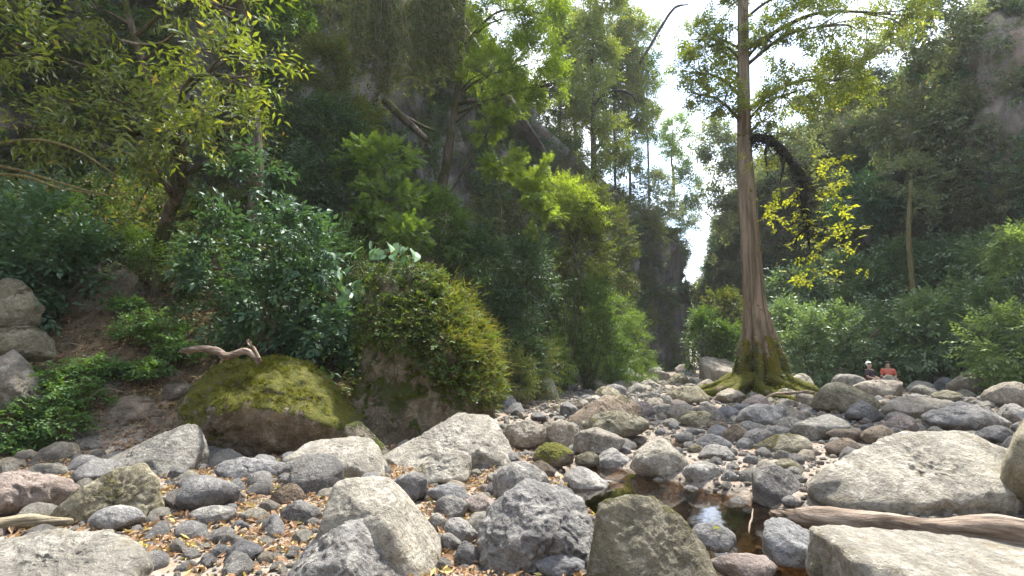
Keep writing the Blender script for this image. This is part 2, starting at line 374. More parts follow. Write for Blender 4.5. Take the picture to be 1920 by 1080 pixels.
for (cx, cy_, r) in POOL: wetv = np.maximum(wetv, 1 - smooth(.8, 1.25, np.hypot(X.ravel() - cx, Y.ravel() - cy_) / r))
gme = mesh_np('ground', np.stack([X.ravel(), Y.ravel(), gzv], 1), np.stack([ii, ii + 1, ii + nx + 1, ii + nx], 1), [ground_mat()], True,
              {'bank': np.maximum(smooth(.05, 1.0, dl), smooth(-.3, 1.2, dr)), 'wet': wetv})
tag(link('ground', gme), 'stony river bed rising into earth banks under both cliffs', kind='structure')

# water: a shallow brown pool, clear to its muddy floor, with the sky and trees mirrored in it
def water_mat():
    m, nt = newmat('shallow_brown_water'); b = NB(nt); v = b.n('NewGeometry').outputs['Position']
    h = b.noise(v, 7., 3, .5); nrm = b.bump(h, .05, .03)
    tr = b.n('BsdfTransparent', Color=(.62, .49, .34)); gl = b.n('BsdfGlossy', Color=(1., 1., 1.), Roughness=.02, Normal=nrm)
    fr = b.n('Fresnel', IOR=1.33, Normal=nrm); mx = b.n('MixShader', Fac=b.math('ADD', b.math('MULTIPLY', fr.outputs[0], 1.15), .02, True))
    nt.links.new(tr.outputs[0], mx.inputs[1]); nt.links.new(gl.outputs[0], mx.inputs[2]); b.done(mx.outputs[0]); return m
WM = water_mat()
def water(name, cx, cy_, rx, ry, label, bumps=.12):
    th = np.linspace(0, 2 * np.pi, 40, endpoint=False); v = [(cx, cy_, WATER_Z)] + [(cx + rx * math.cos(t), cy_ + ry * math.sin(t), WATER_Z) for t in th]
    f = [(0, 1 + k, 1 + (k + 1) % 40) for k in range(40)]
    tag(link(name, mesh_np(name, v, np.array(f), [WM], False)), label, kind='structure')
water('pool_water', 1.95, 5.8, 1.75, 3.1, 'still brown pool among the boulders mirroring the bright sky')
water('stream_water', 2.75, 10.2, .75, .75, 'dark trickle of water between boulders upstream of the pool')
water('stream_water', .9, 13.6, .7, .6, 'small dark puddle beside the overgrown bank')
water('stream_water', 13.2, 17.6, 1.4, 1.4, 'shallow water among the far stones before the bank bushes')

# ------------------------------------------------------------------ cliffs
def cliff_mat(name, c1, c2, c3, moss):
    m, nt = newmat(name); b = NB(nt); v = b.n('NewGeometry').outputs['Position']; geo = b.n('NewGeometry')
    vs_ = b.vec('MULTIPLY', v, (1., 1., .16)); n1 = b.noise(vs_, 1.3, 8, .65, .7); n2 = b.noise(v, .5, 6, .6); n3 = b.noise(v, 9., 6, .7); n4 = b.noise(v, 1.6, 7, .65)
    col = b.mix(b.sstep(.33, .66, n1), c1, c2); col = b.mix(b.math('MULTIPLY', b.sstep(.5, .64, n2), .7), col, c3)
    col = b.mix(b.math('MULTIPLY', b.sstep(.55, .68, n4), moss), col, (.055, .065, .022))
    col = b.mix(1.0, col, b.mix(n3, (.6, .6, .6), (1.4, 1.4, 1.4)), 'MULTIPLY')
    bs = b.n('BsdfPrincipled', Base__Color=col, Roughness=.93, Normal=b.bump(b.math('ADD', n1, b.math('MULTIPLY', n3, .5)), .9, .25)); bs.inputs['Specular IOR Level'].default_value = .12
    b.done(bs.outputs[0]); return m
CLIFF = {}
def cliff(name, pts, side, mat, label, step=.30, seed=0):
    """pts: (x, y, height) of the foot line; side=+1 when the open canyon lies to the right of the line"""
    pts = np.array(pts, float); seg = np.hypot(*np.diff(pts[:, :2], axis=0).T); s = np.concatenate([[0], np.cumsum(seg)])
    n = int(s[-1] / step); u = np.linspace(0, s[-1], n)
    c = np.stack([np.interp(u, s, pts[:, k]) for k in range(3)], 1)
    for _ in range(6): c[1:-1] = (c[:-2] + 2 * c[1:-1] + c[2:]) / 4
    t = np.gradient(c[:, :2], axis=0); t /= np.linalg.norm(t, axis=1)[:, None]; nrm = np.stack([t[:, 1], -t[:, 0]], 1) * side
    rows = 62; back = 16; V = []; H = []
    for k in range(rows + back):
        if k < rows:
            f = k / (rows - 1); z = -1.2 + (c[:, 2] + 1.6 * fbm(np.stack([c[:, 0] * .3, c[:, 1] * .3, np.zeros(n) + seed], 1), 3) + 1.2) * f
            base = np.stack([c[:, 0], c[:, 1], z], 1); lean = -1.0 * f - 1.5 * smooth(.86, 1, f) * f
        else:
            q = (k - rows + 1) ** 1.6 * .35; lean = -2.5 - q; base = np.stack([c[:, 0], c[:, 1], c[:, 2] + 1.6 * fbm(np.stack([c[:, 0] * .3, c[:, 1] * .3, np.zeros(n) + seed], 1), 3) + .28 * q], 1); f = 1.0
        p = base * 1.0
        d = 1.5 * fbm(np.stack([p[:, 0] * .16, p[:, 1] * .16, p[:, 2] * .14 + seed], 1), 3) + .75 * fbm(np.stack([p[:, 0] * .75, p[:, 1] * .75, p[:, 2] * .10 + seed], 1), 3) + .38 * fbm(np.stack([p[:, 0] * .9, p[:, 1] * .9, p[:, 2] * 1.1 + seed], 1), 4)
        if k >= rows: base[:, 2] += .5 * d; d = d * .3
        else: d = d * (.45 + .55 * smooth(0, .2, np.array([f]))[0])
        base[:, :2] += nrm * (lean + d)[:, None]; V.append(base)
    V = np.array(V); K = rows + back
    i = (np.arange(K - 1)[:, None] * n + np.arange(n - 1)[None, :]).ravel(); F = np.stack([i, i + 1, i + n + 1, i + n], 1)
    if side < 0: F = F[:, ::-1]
    me = mesh_np(name, V.reshape(-1, 3), F, [mat]); o = link(name, me); tag(o, label, kind='structure')
    CLIFF[name] = (V[:rows], np.repeat(nrm[None], rows, 0), V[rows:])
    return o
LEFT = [(-8, -34, 19), (-17, -22, 19), (-21, -8, 18), (-21, 4, 18), (-17, 12, 18.5), (-11, 18.5, 21), (-6.5, 24.5, 23), (-2.6, 29.5, 25), (.6, 33.5, 23), (3.6, 36.6, 16.5), (9, 40.5, 14), (13.4, 44, 13), (15.7, 46.3, 12.5), (15.6, 49, 12), (12, 52, 11), (2, 57, 10), (-16, 62, 10)]
RIGHT = [(-6, -34, 20), (8, -33, 20), (18, -24, 20), (23, -10, 20), (26, 6, 21), (26, 16, 21), (24.6, 23, 20), (23, 28, 19.5), (21.4, 33, 18.5), (20, 38, 18), (18.6, 43, 16.5), (17.6, 47, 16), (19, 50.5, 15), (27, 54, 12), (42, 59, 12)]
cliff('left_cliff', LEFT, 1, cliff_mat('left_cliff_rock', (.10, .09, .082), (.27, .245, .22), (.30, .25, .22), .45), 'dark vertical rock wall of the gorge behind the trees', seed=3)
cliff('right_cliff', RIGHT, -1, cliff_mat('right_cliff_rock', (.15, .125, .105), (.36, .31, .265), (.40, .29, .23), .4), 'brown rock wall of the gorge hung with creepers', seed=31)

# ================================================================== ROCKS
_ico = {}
def ico(sub):
    if sub not in _ico:
        bm = bmesh.new(); bmesh.ops.create_icosphere(bm, subdivisions=sub, radius=1.0)
        _ico[sub] = (np.array([v.co[:] for v in bm.verts]), np.array([[v.index for v in f.verts] for f in bm.faces])); bm.free()
    return _ico[sub]
def hull_planes(pts):
    bm = bmesh.new()
    for p in pts: bm.verts.new(p)
    bmesh.ops.convex_hull(bm, input=bm.verts); bm.normal_update(); out = []
    c = np.mean(np.array(pts), 0)
    for f in bm.faces:
        n = np.array(f.normal[:]); d = float(n @ (np.array(f.verts[0].co[:]) - c))
        if d < 0: n, d = -n, -d
        if d > 1e-3 and not any(abs(n @ m - 1) < .004 for m, _ in out): out.append((n, d))
    bm.free(); return np.array([n for n, _ in out]), np.array([d for _, d in out]), c
def subdiv(V, F):
    """split each triangle in four without moving it"""
    e = np.sort(np.vstack([F[:, [0, 1]], F[:, [1, 2]], F[:, [2, 0]]]), 1); u, inv = np.unique(e, axis=0, return_inverse=True); inv = inv.ravel()
    m = (V[u[:, 0]] + V[u[:, 1]]) / 2; n = len(F); a, b, c = inv[:n] + len(V), inv[n:2 * n] + len(V), inv[2 * n:] + len(V)
    return np.vstack([V, m]), np.vstack([np.stack([F[:, 0], a, c], 1), np.stack([a, F[:, 1], b], 1), np.stack([c, b, F[:, 2]], 1), np.stack([a, b, c], 1)])
def relax(V, F, k):
    e = np.vstack([F[:, [0, 1]], F[:, [1, 2]], F[:, [2, 0]]]); cnt = np.bincount(e[:, 0], minlength=len(V))[:, None]
    for _ in range(k):
        s = np.stack([np.bincount(e[:, 0], V[e[:, 1], q], minlength=len(V)) for q in range(3)], 1); V = V * .4 + .6 * s / cnt
    return V
def rock_mesh(name, pts, mat, sub=5, sharp=14, noise=.05, seed=0, freq=1.6, chips=6):
    """a stone whose planes come from the convex hull of pts, broken into facets, its edges worn and its faces roughened"""
    hard = sharp > 40; cs = max(2, sub - (1 if hard else 2)); D, F = ico(cs); rc = np.random.default_rng(seed + 900); D = D + rc.normal(size=D.shape) * (.42 / 2 ** (cs - 1)) * .5; D = D / np.linalg.norm(D, axis=1)[:, None]
    pts = np.asarray(pts, float); nn, dd, c = hull_planes(pts)
    cn = rc.normal(size=(chips, 3)); cn /= np.linalg.norm(cn, axis=1)[:, None]; cd = ((pts - c) @ cn.T).max(0) * (rc.uniform(.74, .92, chips) if chips > 3 else rc.uniform(.88, .95, chips))
    nn = np.vstack([nn, cn]); dd = np.concatenate([dd, cd]); w = np.maximum(D @ nn.T / dd, 0); r = 1.0 / (w ** sharp).sum(1) ** (1.0 / sharp)
    p = D * r[:, None]; size = np.ptp(p, axis=0).mean(); q = p / size * 2.0 * freq + seed * 3.7
    d = fbm(q, 3) * .8 + .55 * rc.normal(size=len(p)) * (.16 if hard else .35)
    p = p + D * (d * noise * size)[:, None]
    p, F = subdiv(p, F)
    if sub > 3 and not hard: p, F = subdiv(p, F)
    p = relax(p, F, 1 if sharp > 15 else 3); q = p / size * 2.0 * freq + seed * 3.7; Dn = p / (np.linalg.norm(p, axis=1)[:, None] + 1e-9)
    d = .46 * fbm(q * 3.1 + 5, 4) - .85 * smooth(.13, .0, np.abs(fbm(q * 1.1 + 9, 3))) * smooth(-.1, .3, pnoise(q * .8 + 33))
    if sub >= 6: d = d + .26 * fbm(q * 8.0, 4)
    p = p + Dn * (d * noise * size)[:, None]
    return mesh_np(name, p + c, F, [mat])
def rand_hull(rng, w, d, h, n=13, flat=.0):
    v = rng.normal(size=(n, 3)); v /= np.linalg.norm(v, axis=1)[:, None]; v *= rng.uniform(.82, 1.06, (n, 1))
    v = np.vstack([v, [[.8, .5, -.5], [-.8, .5, -.5], [0, -.9, -.5], [0, .1, .95]]])
    v[:, 2] = np.where(v[:, 2] > 0, v[:, 2] * (1 - flat * .5), v[:, 2])
    m = np.abs(v).max(0); v = v / m
    return v * np.array([w / 2, d / 2, h / 2])

PLACED = []          # (x, y, r) of stones already standing, so that scattered ones keep clear
def boulder(x0, x1, yt, yb, mat, label, hull=None, depth=.85, sharp=14, noise=.045, sub=5, seed=0, rot=0.0, name='boulder', bury=.22, D=None, group=None, flat=0.0, tilt=0.0):
    """x0..x1, yt..yb: what the stone spans in the photograph; it is set on the ground at its real size"""
    xc = (x0 + x1) / 2
    g = at(xc, yb, D) if D else G(xc, yb)
    Df = g.y; W = (x1 - x0) / FPX * Df
    for _ in range(2):
        dep = depth * W; Dc = Df + dep * .5; W = (x1 - x0) / FPX * (Df + dep * .35)
    cx = at(xc, yb, Dc).x; g0 = g.z
    ztop = at(xc, yt, Dc - dep * (.1 if not hull else 0)).z; h = max(.06, ztop - g0)
    rng = np.random.default_rng(1000 + seed)
    if hull is not None:
        pts = np.array(hull, float) * np.array([W / 2, dep / 2, h])
    else:
        H = h * (1 + bury) ; pts = rand_hull(rng, W, dep, H, flat=flat); pts[:, 2] += H / 2 - bury * h
    me = rock_mesh(name, pts, M[mat], sub, sharp * (2.2 if sharp > 12 else 1.3), noise, seed, chips=(2 if hull is not None else 7) if sharp > 12 else 5)
    # rescale so that it fills its measured width and height
    co = np.empty(len(me.vertices) * 3, np.float32); me.vertices.foreach_get('co', co); co = co.reshape(-1, 3)
    lo, hi = co.min(0), co.max(0); co[:, 0] = (co[:, 0] - (lo[0] + hi[0]) / 2) * W / (hi[0] - lo[0]); co[:, 2] *= h / max(hi[2], 1e-3)
    me.vertices.foreach_set('co', co.ravel()); me.update()
    o = link(name, me, None, (cx, Dc, g0)); o.rotation_euler = (0, tilt, rot); tag(o, label, 'boulder' if W > .35 else 'stone', group)
    PLACED.append((cx, Dc, .5 * max(W * .9, dep * .8)))
    return o
bo = boulder
# --- hero stones of the foreground, shaped plane by plane: u right, v away from the viewer, w up
MOSSY = bo(355, 682, 668, 868, 'moss', 'big boulder covered in yellow green moss with a dark undercut front', [(-.98, .0, .72), (-.9, .2, .84), (-.45, -.2, .93), (-.2, .2, 1), (.15, -.05, .93), (.3, .3, .9), (.72, .1, .6), (1, 0, .3), (-.8, -.95, .24), (-.85, -.7, .5), (-.05, -1, .52), (.1, -.75, .72), (.5, -.95, .44), (.92, -.5, .24), (-.7, -.45, -.2), (.6, -.45, -.2), (.9, .6, -.2), (-.9, .7, -.2), (-1, .1, .3), (.1, .9, .7)], .8, 34, .035, 6, 1)
bo(180, 377, 795, 897, 'pale', 'pale wedge stone with a sharp peak before the mossy boulder', [(-1, -.2, .08), (-.6, .5, .4), (.62, .1, 1), (.78, .3, .97), (1, .0, .5), (.98, -.5, .1), (.8, -.95, -.2), (.45, -.9, .35), (-.9, -.8, -.2), (.95, .8, -.2), (-.8, .9, -.2)], .75, 30, .022, 6, 2)
bo(118, 296, 868, 988, 'olive', 'brown leaning boulder with a pointed foot behind a smooth blue grey stone', [(-1, -.7, -.05), (-.75, -.6, .3), (.1, -.2, .92), (.6, .0, 1), (.95, -.1, .7), (1, -.3, .2), (.8, -.7, -.1), (.1, -.9, .25), (-.4, -.9, -.2), (.8, .8, -.2), (-.5, .8, .2), (.3, .8, .8)], .7, 20, .03, 6, 3)
bo(602, 822, 897, 1100, 'pale', 'tall pale wedge boulder with a smooth slanting right face', [(-1, -.75, -.2), (-.93, -.3, .62), (-.84, .0, .95), (-.6, .15, 1), (.0, .2, 1), (.12, .1, .98), (.30, -.8, .60), (.5, -1, -.2), (1, -.6, -.2), (1, .1, .06), (.95, .7, .12), (1, .7, -.2), (-.8, .9, -.2), (-.6, .7, .85), (.2, .8, .75)], .95, 40, .016, 6, 4)
bo(528, 765, 985, 1150, 'grey', 'broad rounded grey boulder at the lower edge, before the tall pale wedge', None, .9, 10, .04, 6, 5)
bo(898, 1112, 898, 1085, 'grey', 'large grey boulder speckled with pale lichen beside the pyramid boulder', [(-1, -.3, .45), (-.9, -.8, .0), (-.75, -.1, .68), (-.15, .0, 1), (.3, .1, .93), (.85, .1, .72), (1, -.2, .5), (.95, -.8, .1), (.4, -1, .45), (-.3, -1, .4), (.6, -.9, -.2), (-.6, -.9, -.2), (.8, .8, -.2), (-.8, .8, -.2), (.2, .9, .7), (-.5, .8, .6)], .9, 14, .04, 6, 6)
bo(1090, 1362, 920, 1150, 'olive', 'pyramid shaped olive boulder with a pale worn crest, nearest the pool', [(-.72, -.45, .95), (-.55, -.2, .97), (-.1, -.3, 1), (.05, -.1, .97), (.35, -.15, .78), (-.98, -.9, -.2), (-.3, -1, .1), (.9, -.7, -.2), (1, .5, -.2), (.7, .1, .42), (-.8, .8, -.2), (-.5, .5, .8), (.1, .6, .8)], .8, 24, .025, 6, 7)
bo(1506, 1914, 810, 972, 'pale', 'huge smooth pale boulder lying behind the driftwood log', [(-1, -.3, .36), (-.97, -.6, .0), (-.55, -.1, .68), (-.1, .1, .88), (.3, .2, 1), (.75, .2, .98), (1, 0, .74), (1, -.7, .1), (.4, -1, .30), (-.1, -1, .22), (-.6, -.95, .12), (.5, -.85, -.2), (-.5, -.8, -.2), (.9, .9, -.2), (-.8, .8, -.2)], .62, 16, .025, 6, 8)
bo(1576, 2060, 1012, 1175, 'pale', 'wide flat topped slab at the lower edge under the driftwood log', [(-1, -.6, .85), (-1, .7, 1), (-.9, -.9, .1), (.9, .8, .62), (1, -.5, .5), (-.5, -1, .76), (.9, -1, -.2), (-1, -.9, -.2), (-1, .9, -.2), (1, .9, -.2), (.2, -1, .58), (-.4, .8, .96)], .55, 30, .018, 6, 9)
bo(708, 968, 775, 888, 'pale', 'long pale tan boulder with a high peak at the foot of the overgrown rock', [(-1, -.4, .08), (-.5, .1, .42), (.2, .2, 1), (.6, .3, .92), (.75, .0, .75), (1, -.5, .18), (.6, -.9, .42), (.2, -.95, .12), (-.5, -.9, -.05), (-.9, -.8, -.2), (.9, -.7, -.2), (.9, .9, -.2), (-.8, .9, -.2)], .7, 26, .03, 6, 10)
bo(538, 732, 823, 902, 'pale', 'bright flat topped boulder below the big mossy boulder', [(-1, -.3, .5), (-.75, .5, .85), (.15, .6, 1), (.62, .1, .97), (.7, -.3, .82), (1, -.9, -.1), (.4, -1, .4), (-.2, -.8, .6), (-.95, -.8, -.2), (.9, .8, -.2), (-.9, .8, -.2)], .7, 30, .022, 6, 11)
bo(543, 642, 852, 932, 'dark', 'dark faceted stone with a bluish flat top before the bright flat boulder', [(-1, -.1, .7), (-.6, .5, 1), (.5, .5, .95), (1, .0, .7), (.55, -.9, .45), (-.7, -.8, .3), (-.6, -.8, -.2), (.7, -.8, -.2), (.9, .7, -.2), (-.9, .7, -.2)], .85, 30, .02, 5, 12)
bo(768, 882, 842, 915, 'pale', 'pale angular stone resting before the long tan boulder', None, .8, 24, .04, 5, 13)
bo(-70, 270, 1000, 1150, 'pale', 'broad pale greenish boulder in the lower left corner', [(-1, -.5, .7), (-.6, .2, .92), (0, .3, 1), (.5, .3, .93), (.9, -.1, .62), (1, -.5, .2), (.6, -1, .3), (-.4, -1, .4), (.8, -.9, -.2), (-.9, -.9, -.2), (.8, .8, -.2), (-.8, .8, -.2)], .7, 13, .035, 6, 14)
bo(170, 263, 949, 1006, 'blue', 'smooth blue grey oblong stone at the foot of the leaning boulder', None, .7, 7, .025, 5, 15, rot=.2)
bo(326, 441, 893, 972, 'grey', 'round grey stone speckled white beside the leaning boulder', None, .85, 9, .03, 5, 16)
bo(354, 437, 949, 992, 'grey', 'flat dark speckled oval stone under the round speckled one', None, .8, 6, .02, 5, 17, flat=.2)
bo(158, 347, 738, 834, 'brown', 'earthy brown boulder strewn with leaves left of the mossy boulder', None, .8, 12, .06, 5, 18)
bo(283, 372, 713, 764, 'brown', 'low brown boulder behind the earthy one, under the herbs', None, .9, 9, .04, 5, 19)
bo(118, 212, 803, 852, 'tan', 'flat tan rock at the edge of the green weeds', None, .8, 18, .05, 5, 20, flat=.3)
bo(508, 568, 907, 953, 'brown', 'round brown cobble beside the dark faceted stone', None, .9, 7, .03, 5, 21)
bo(522, 602, 938, 988, 'dark', 'dark rough stone below the round brown cobble', None, .8, 12, .05, 5, 22)
bo(400, 548, 858, 906, 'blue', 'low bluish slab in front of the mossy boulder', None, .6, 18, .04, 5, 23, flat=.3)
bo(924, 1032, 866, 955, 'grey', 'smooth grey hump stone behind the speckled grey boulder', None, .85, 12, .03, 5, 24)
bo(728, 802, 884, 948, 'grey', 'rounded grey stone beside the top of the tall pale wedge', None, .85, 8, .03, 5, 25)
bo(800, 882, 908, 955, 'blue', 'rounded blue grey stone below the pale angular stone', None, .8, 8, .025, 5, 26)
bo(812, 877, 932, 976, 'dark', 'dark angular stone leaning on the rounded blue grey one', None, .7, 28, .02, 5, 27)
bo(868, 932, 926, 972, 'pink', 'flat pinkish slab left of the speckled grey boulder', None, .9, 20, .02, 5, 28, flat=.5)
bo(833, 897, 972, 1028, 'grey', 'rough grey stone touching the left side of the speckled boulder', None, .8, 12, .04, 5, 29)
bo(853, 902, 1016, 1072, 'grey', 'small upright grey stone between wedge and speckled boulder', None, .8, 14, .03, 5, 30)
bo(823, 869, 1000, 1042, 'dark', 'small dark lump stone beside the slanting pale face', None, .9, 10, .04, 5, 31)
bo(798, 836, 963, 1001, 'pale', 'small whitish stone near the crest of the slanting face', None, .8, 12, .03, 4, 32)
bo(1000, 1097, 1038, 1100, 'blue', 'blue grey stone at the lower edge before the speckled boulder', None, .8, 9, .03, 5, 33)
bo(943, 1026, 788, 848, 'tan', 'tan rounded boulder right of the long peaked one', None, .8, 12, .04, 5, 34)
bo(1018, 1088, 786, 848, 'tan', 'upright tan boulder leaning against its rounded neighbour', None, .7, 14, .03, 5, 35)
bo(1000, 1077, 830, 882, 'moss', 'small mossy stone at the inner end of the pool', None, .9, 14, .05, 5, 36)
bo(1074, 1172, 802, 862, 'tan', 'cracked tan grey boulder above the small mossy stone', None, .8, 14, .04, 5, 37)
bo(1108, 1192, 840, 884, 'grey', 'flat angular grey stone at the upper edge of the pool', None, .6, 24, .03, 5, 38, flat=.2)
bo(1184, 1292, 822, 908, 'pale', 'pale block with a wet foot standing in the pool', None, .8, 16, .03, 5, 39)
bo(1058, 1202, 741, 800, 'brown', 'long dark slanting boulder in the middle of the bed', [(-1, -.4, .1), (-.5, -.3, .6), (.1, 0, .95), (.5, .1, 1), (.95, .1, .7), (1, -.3, .2), (.3, -.9, .4), (-.5, -.9, .0), (-.9, -.7, -.2), (.9, -.7, -.2), (.9, .8, -.2), (-.9, .6, -.2)], .6, 16, .035, 5, 40)
bo(1094, 1217, 768, 826, 'olive', 'rough olive boulder before the long dark slanting one', None, .75, 14, .05, 5, 41)
bo(1282, 1352, 865, 912, 'grey', 'low grey stone standing in the right side of the pool', None, .8, 10, .02, 5, 42, flat=.3)
bo(1052, 1146, 876, 950, 'grey', 'smooth grey slab sloping to the pool behind the pyramid boulder', None, .9, 12, .025, 5, 43)
bo(1093, 1184, 902, 962, 'blue', 'blue grey stone between the pyramid boulder and the pool', None, .8, 10, .03, 5, 44)
bo(1128, 1192, 886, 918, 'grey', 'low stone wet along its edge at the near side of the pool', None, .8, 8, .02, 5, 45, flat=.3)
bo(1298, 1382, 984, 1045, 'grey', 'smooth grey stone with a yellow leaf on it at the pool edge', None, .85, 9, .02, 5, 46, flat=.2, D=4.35)
bo(1436, 1548, 976, 1056, 'blue', 'angular blue grey slab standing in the pool under the log end', [(-1, -.1, .5), (-.75, .4, .95), (-.2, .6, 1), (.5, .4, .7), (1, -.2, .25), (.9, -.7, 0), (-.2, -.9, .42), (-.7, -.7, .2), (.3, -1, .15), (-.8, -.8, -.2), (.9, -.8, -.2), (.8, .8, -.2), (-.8, .8, -.2)], .8, 24, .04, 5, 47, D=4.45)
bo(1523, 1583, 1028, 1100, 'olive', 'small olive stone against the corner of the flat slab', None, .8, 14, .02, 5, 48, D=3.9)
bo(1340, 1455, 1044, 1100, 'pink', 'low pinkish stone at the lower edge, close to the pool', None, .8, 12, .03, 5, 49, flat=.3, D=3.75)
bo(1412, 1514, 873, 955, 'dark', 'dark wet angular boulder between pool and huge pale boulder', None, .8, 20, .03, 5, 50)
bo(1903, 2150, 735, 1010, 'olive', 'tall brown boulder cut by the right edge of the view', None, .8, 9, .02, 5, 51)
bo(1490, 1604, 778, 832, 'pale', 'flat pale tan slab beyond the huge pale boulder', None, .8, 22, .02, 5, 52, flat=.3)
bo(1540, 1622, 800, 834, 'brown', 'reddish brown rounded stone, upper of a pair behind the huge boulder', None, .8, 9, .02, 5, 53)
bo(1553, 1622, 822, 860, 'brown', 'brown rounded stone, lower of a pair behind the huge boulder', None, .8, 9, .02, 5, 54)
bo(1420, 1524, 814, 860, 'olive', 'olive grey rounded boulder left of the brown pair', None, .8, 9, .025, 5, 55)
bo(1394, 1452, 804, 842, 'dark', 'dark round cobble left of the olive grey rounded boulder', None, .8, 7, .02, 5, 56)
bo(1613, 1683, 798, 836, 'brown', 'flat brown stone tilted right of the brown pair', None, .7, 12, .02, 5, 57, flat=.2)
bo(1528, 1644, 716, 780, 'olive', 'large olive grey boulder right of the big tree', None, .75, 10, .03, 5, 58)
bo(1588, 1652, 750, 795, 'dark', 'dark angular stone at the foot of the large olive grey boulder', None, .8, 22, .03, 5, 59)
bo(1738, 1884, 753, 816, 'grey', 'broad greenish grey boulder behind the huge pale one', None, .7, 14, .04, 5, 60)
bo(1662, 1792, 743, 790, 'tan', 'tan boulder with a dark hollow under its front', [(-1, .0, .6), (-.6, .2, .95), (.2, .3, 1), (.9, .2, .8), (1, -.3, .4), (.6, -.9, .55), (-.7, -.9, .45), (-.6, -.4, -.2), (.6, -.4, -.2), (.9, .7, -.2), (-.9, .7, -.2)], .7, 18, .03, 5, 61)
bo(1833, 1908, 798, 838, 'dark', 'dark flat stone above the right end of the huge boulder', None, .7, 16, .03, 5, 62)
bo(1784, 1862, 698, 745, 'tan', 'rounded tan boulder before the broad mossy one by the bushes', None, .8, 10, .03, 5, 63)
bo(1688, 1862, 662, 728, 'halfmoss', 'broad half mossy boulder at the edge of the bank bushes', [(-1, -.4, .1), (-.5, 0, .62), (.1, .1, .95), (.45, .2, 1), (.9, .2, .7), (1, -.3, .2), (.3, -.8, .55), (-.4, -.8, .3), (.9, -.7, -.2), (-.9, -.7, -.2), (.9, .8, -.2), (-.8, .8, -.2)], .7, 16, .03, 5, 64)
bo(1858, 1960, 716, 770, 'tan', 'tan boulder at the right edge of the far stones', None, .8, 14, .03, 5, 65)
bo(1588, 1652, 664, 712, 'halfmoss', 'mossy boulder behind the two seated people', None, .8, 14, .04, 5, 66)
bo(1554, 1602, 688, 722, 'tan', 'angular tan boulder left of the seated people', None, .8, 18, .03, 5, 67)
bo(1628, 1666, 708, 740, 'halfmoss', 'small moss capped boulder in front of the seated people', None, .8, 14, .03, 5, 68)
bo(1656, 1692, 702, 736, 'pale', 'pale slab in front of the person in orange', None, .8, 16, .03, 5, 69)
bo(1313, 1388, 668, 724, 'tan', 'squared tan boulder just left of the big tree', [(-1, -.5, .75), (-.8, .5, 1), (.5, .6, .95), (1, .2, .7), (1, -.5, .45), (-.5, -1, .55), (.7, -1, .35), (-.8, -.8, -.2), (.9, -.8, -.2), (.9, .8, -.2), (-.9, .8, -.2)], .8, 26, .03, 5, 70)
bo(1253, 1332, 724, 762, 'olive', 'smooth olive boulder in the bed left of the big tree', None, .8, 9, .03, 5, 71)
bo(1384, 1482, 758, 800, 'grey', 'wide flat grey slab below the roots of the big tree', None, .8, 18, .02, 5, 72, flat=.4)
bo(1480, 1532, 700, 738, 'pale', 'pale stone at the right foot of the mossy roots', None, .8, 16, .03, 5, 73)
bo(1604, 1700, 712, 748, 'tan', 'low tan boulder on which the two people sit', None, .7, 12, .03, 5, 84, flat=.3)
# left bank
bo(-70, 66, 518, 632, 'olive', 'tan topped boulder high on the left bank at the edge of view', None, .8, 16, .04, 5, 74, D=9.6)
bo(-40, 88, 610, 678, 'olive', 'rounded brown boulder on the left bank below the tan topped one', None, .8, 10, .04, 5, 75, D=9.0)
bo(-60, 66, 655, 775, 'tan', 'grey tan boulder behind the green weeds at the left edge', None, .8, 12, .04, 5, 76, D=8.6)
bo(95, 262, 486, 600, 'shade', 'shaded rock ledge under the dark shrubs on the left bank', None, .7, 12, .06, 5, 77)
bo(-60, 118, 885, 985, 'pink', 'low crumbling reddish rock at the left edge, near the leaning boulder', None, .8, 9, .08, 5, 78, flat=.3)
bo(290, 345, 690, 722, 'brown', 'small rock on the left bank between the herbs', None, .8, 12, .04, 5, 79)
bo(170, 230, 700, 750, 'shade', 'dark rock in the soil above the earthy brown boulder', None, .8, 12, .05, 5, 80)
bo(645, 735, 790, 862, 'halfmoss', 'pale mossy edged stone wedged between the two big boulders', [(-.9, 0, .9), (-.4, .1, 1), (.2, 0, .6), (1, -.3, .05), (.6, -.9, -.1), (-.6, -.8, .3), (-.8, -.8, -.2), (.9, -.6, -.2), (.8, .8, -.2), (-.8, .8, -.2)], .8, 22, .03, 5, 81)
# the overgrown rock and its ledge
ROCK_O = bo(672, 932, 488, 836, 'overgrown', 'tall steep rock overgrown with creepers and grass beside the mossy boulder', [(-1, 0, .9), (-.85, .1, 1), (-.3, 0, .98), (.2, -.1, .84), (.66, -.1, .63), (.98, -.1, .42), (1, -.2, 0), (-.96, -.5, .55), (-.2, -.95, .56), (.4, -.95, .46), (.85, -.75, .25), (-.92, -.6, .25), (-.9, -1, -.02), (.7, -1, -.02), (0, -1, .10), (-.95, .8, .0), (.9, .8, 0), (-.6, .9, .8), (.3, .8, .7), (-.8, -.9, -.2), (.8, -.8, -.2)], .85, 16, .05, 6, 82)

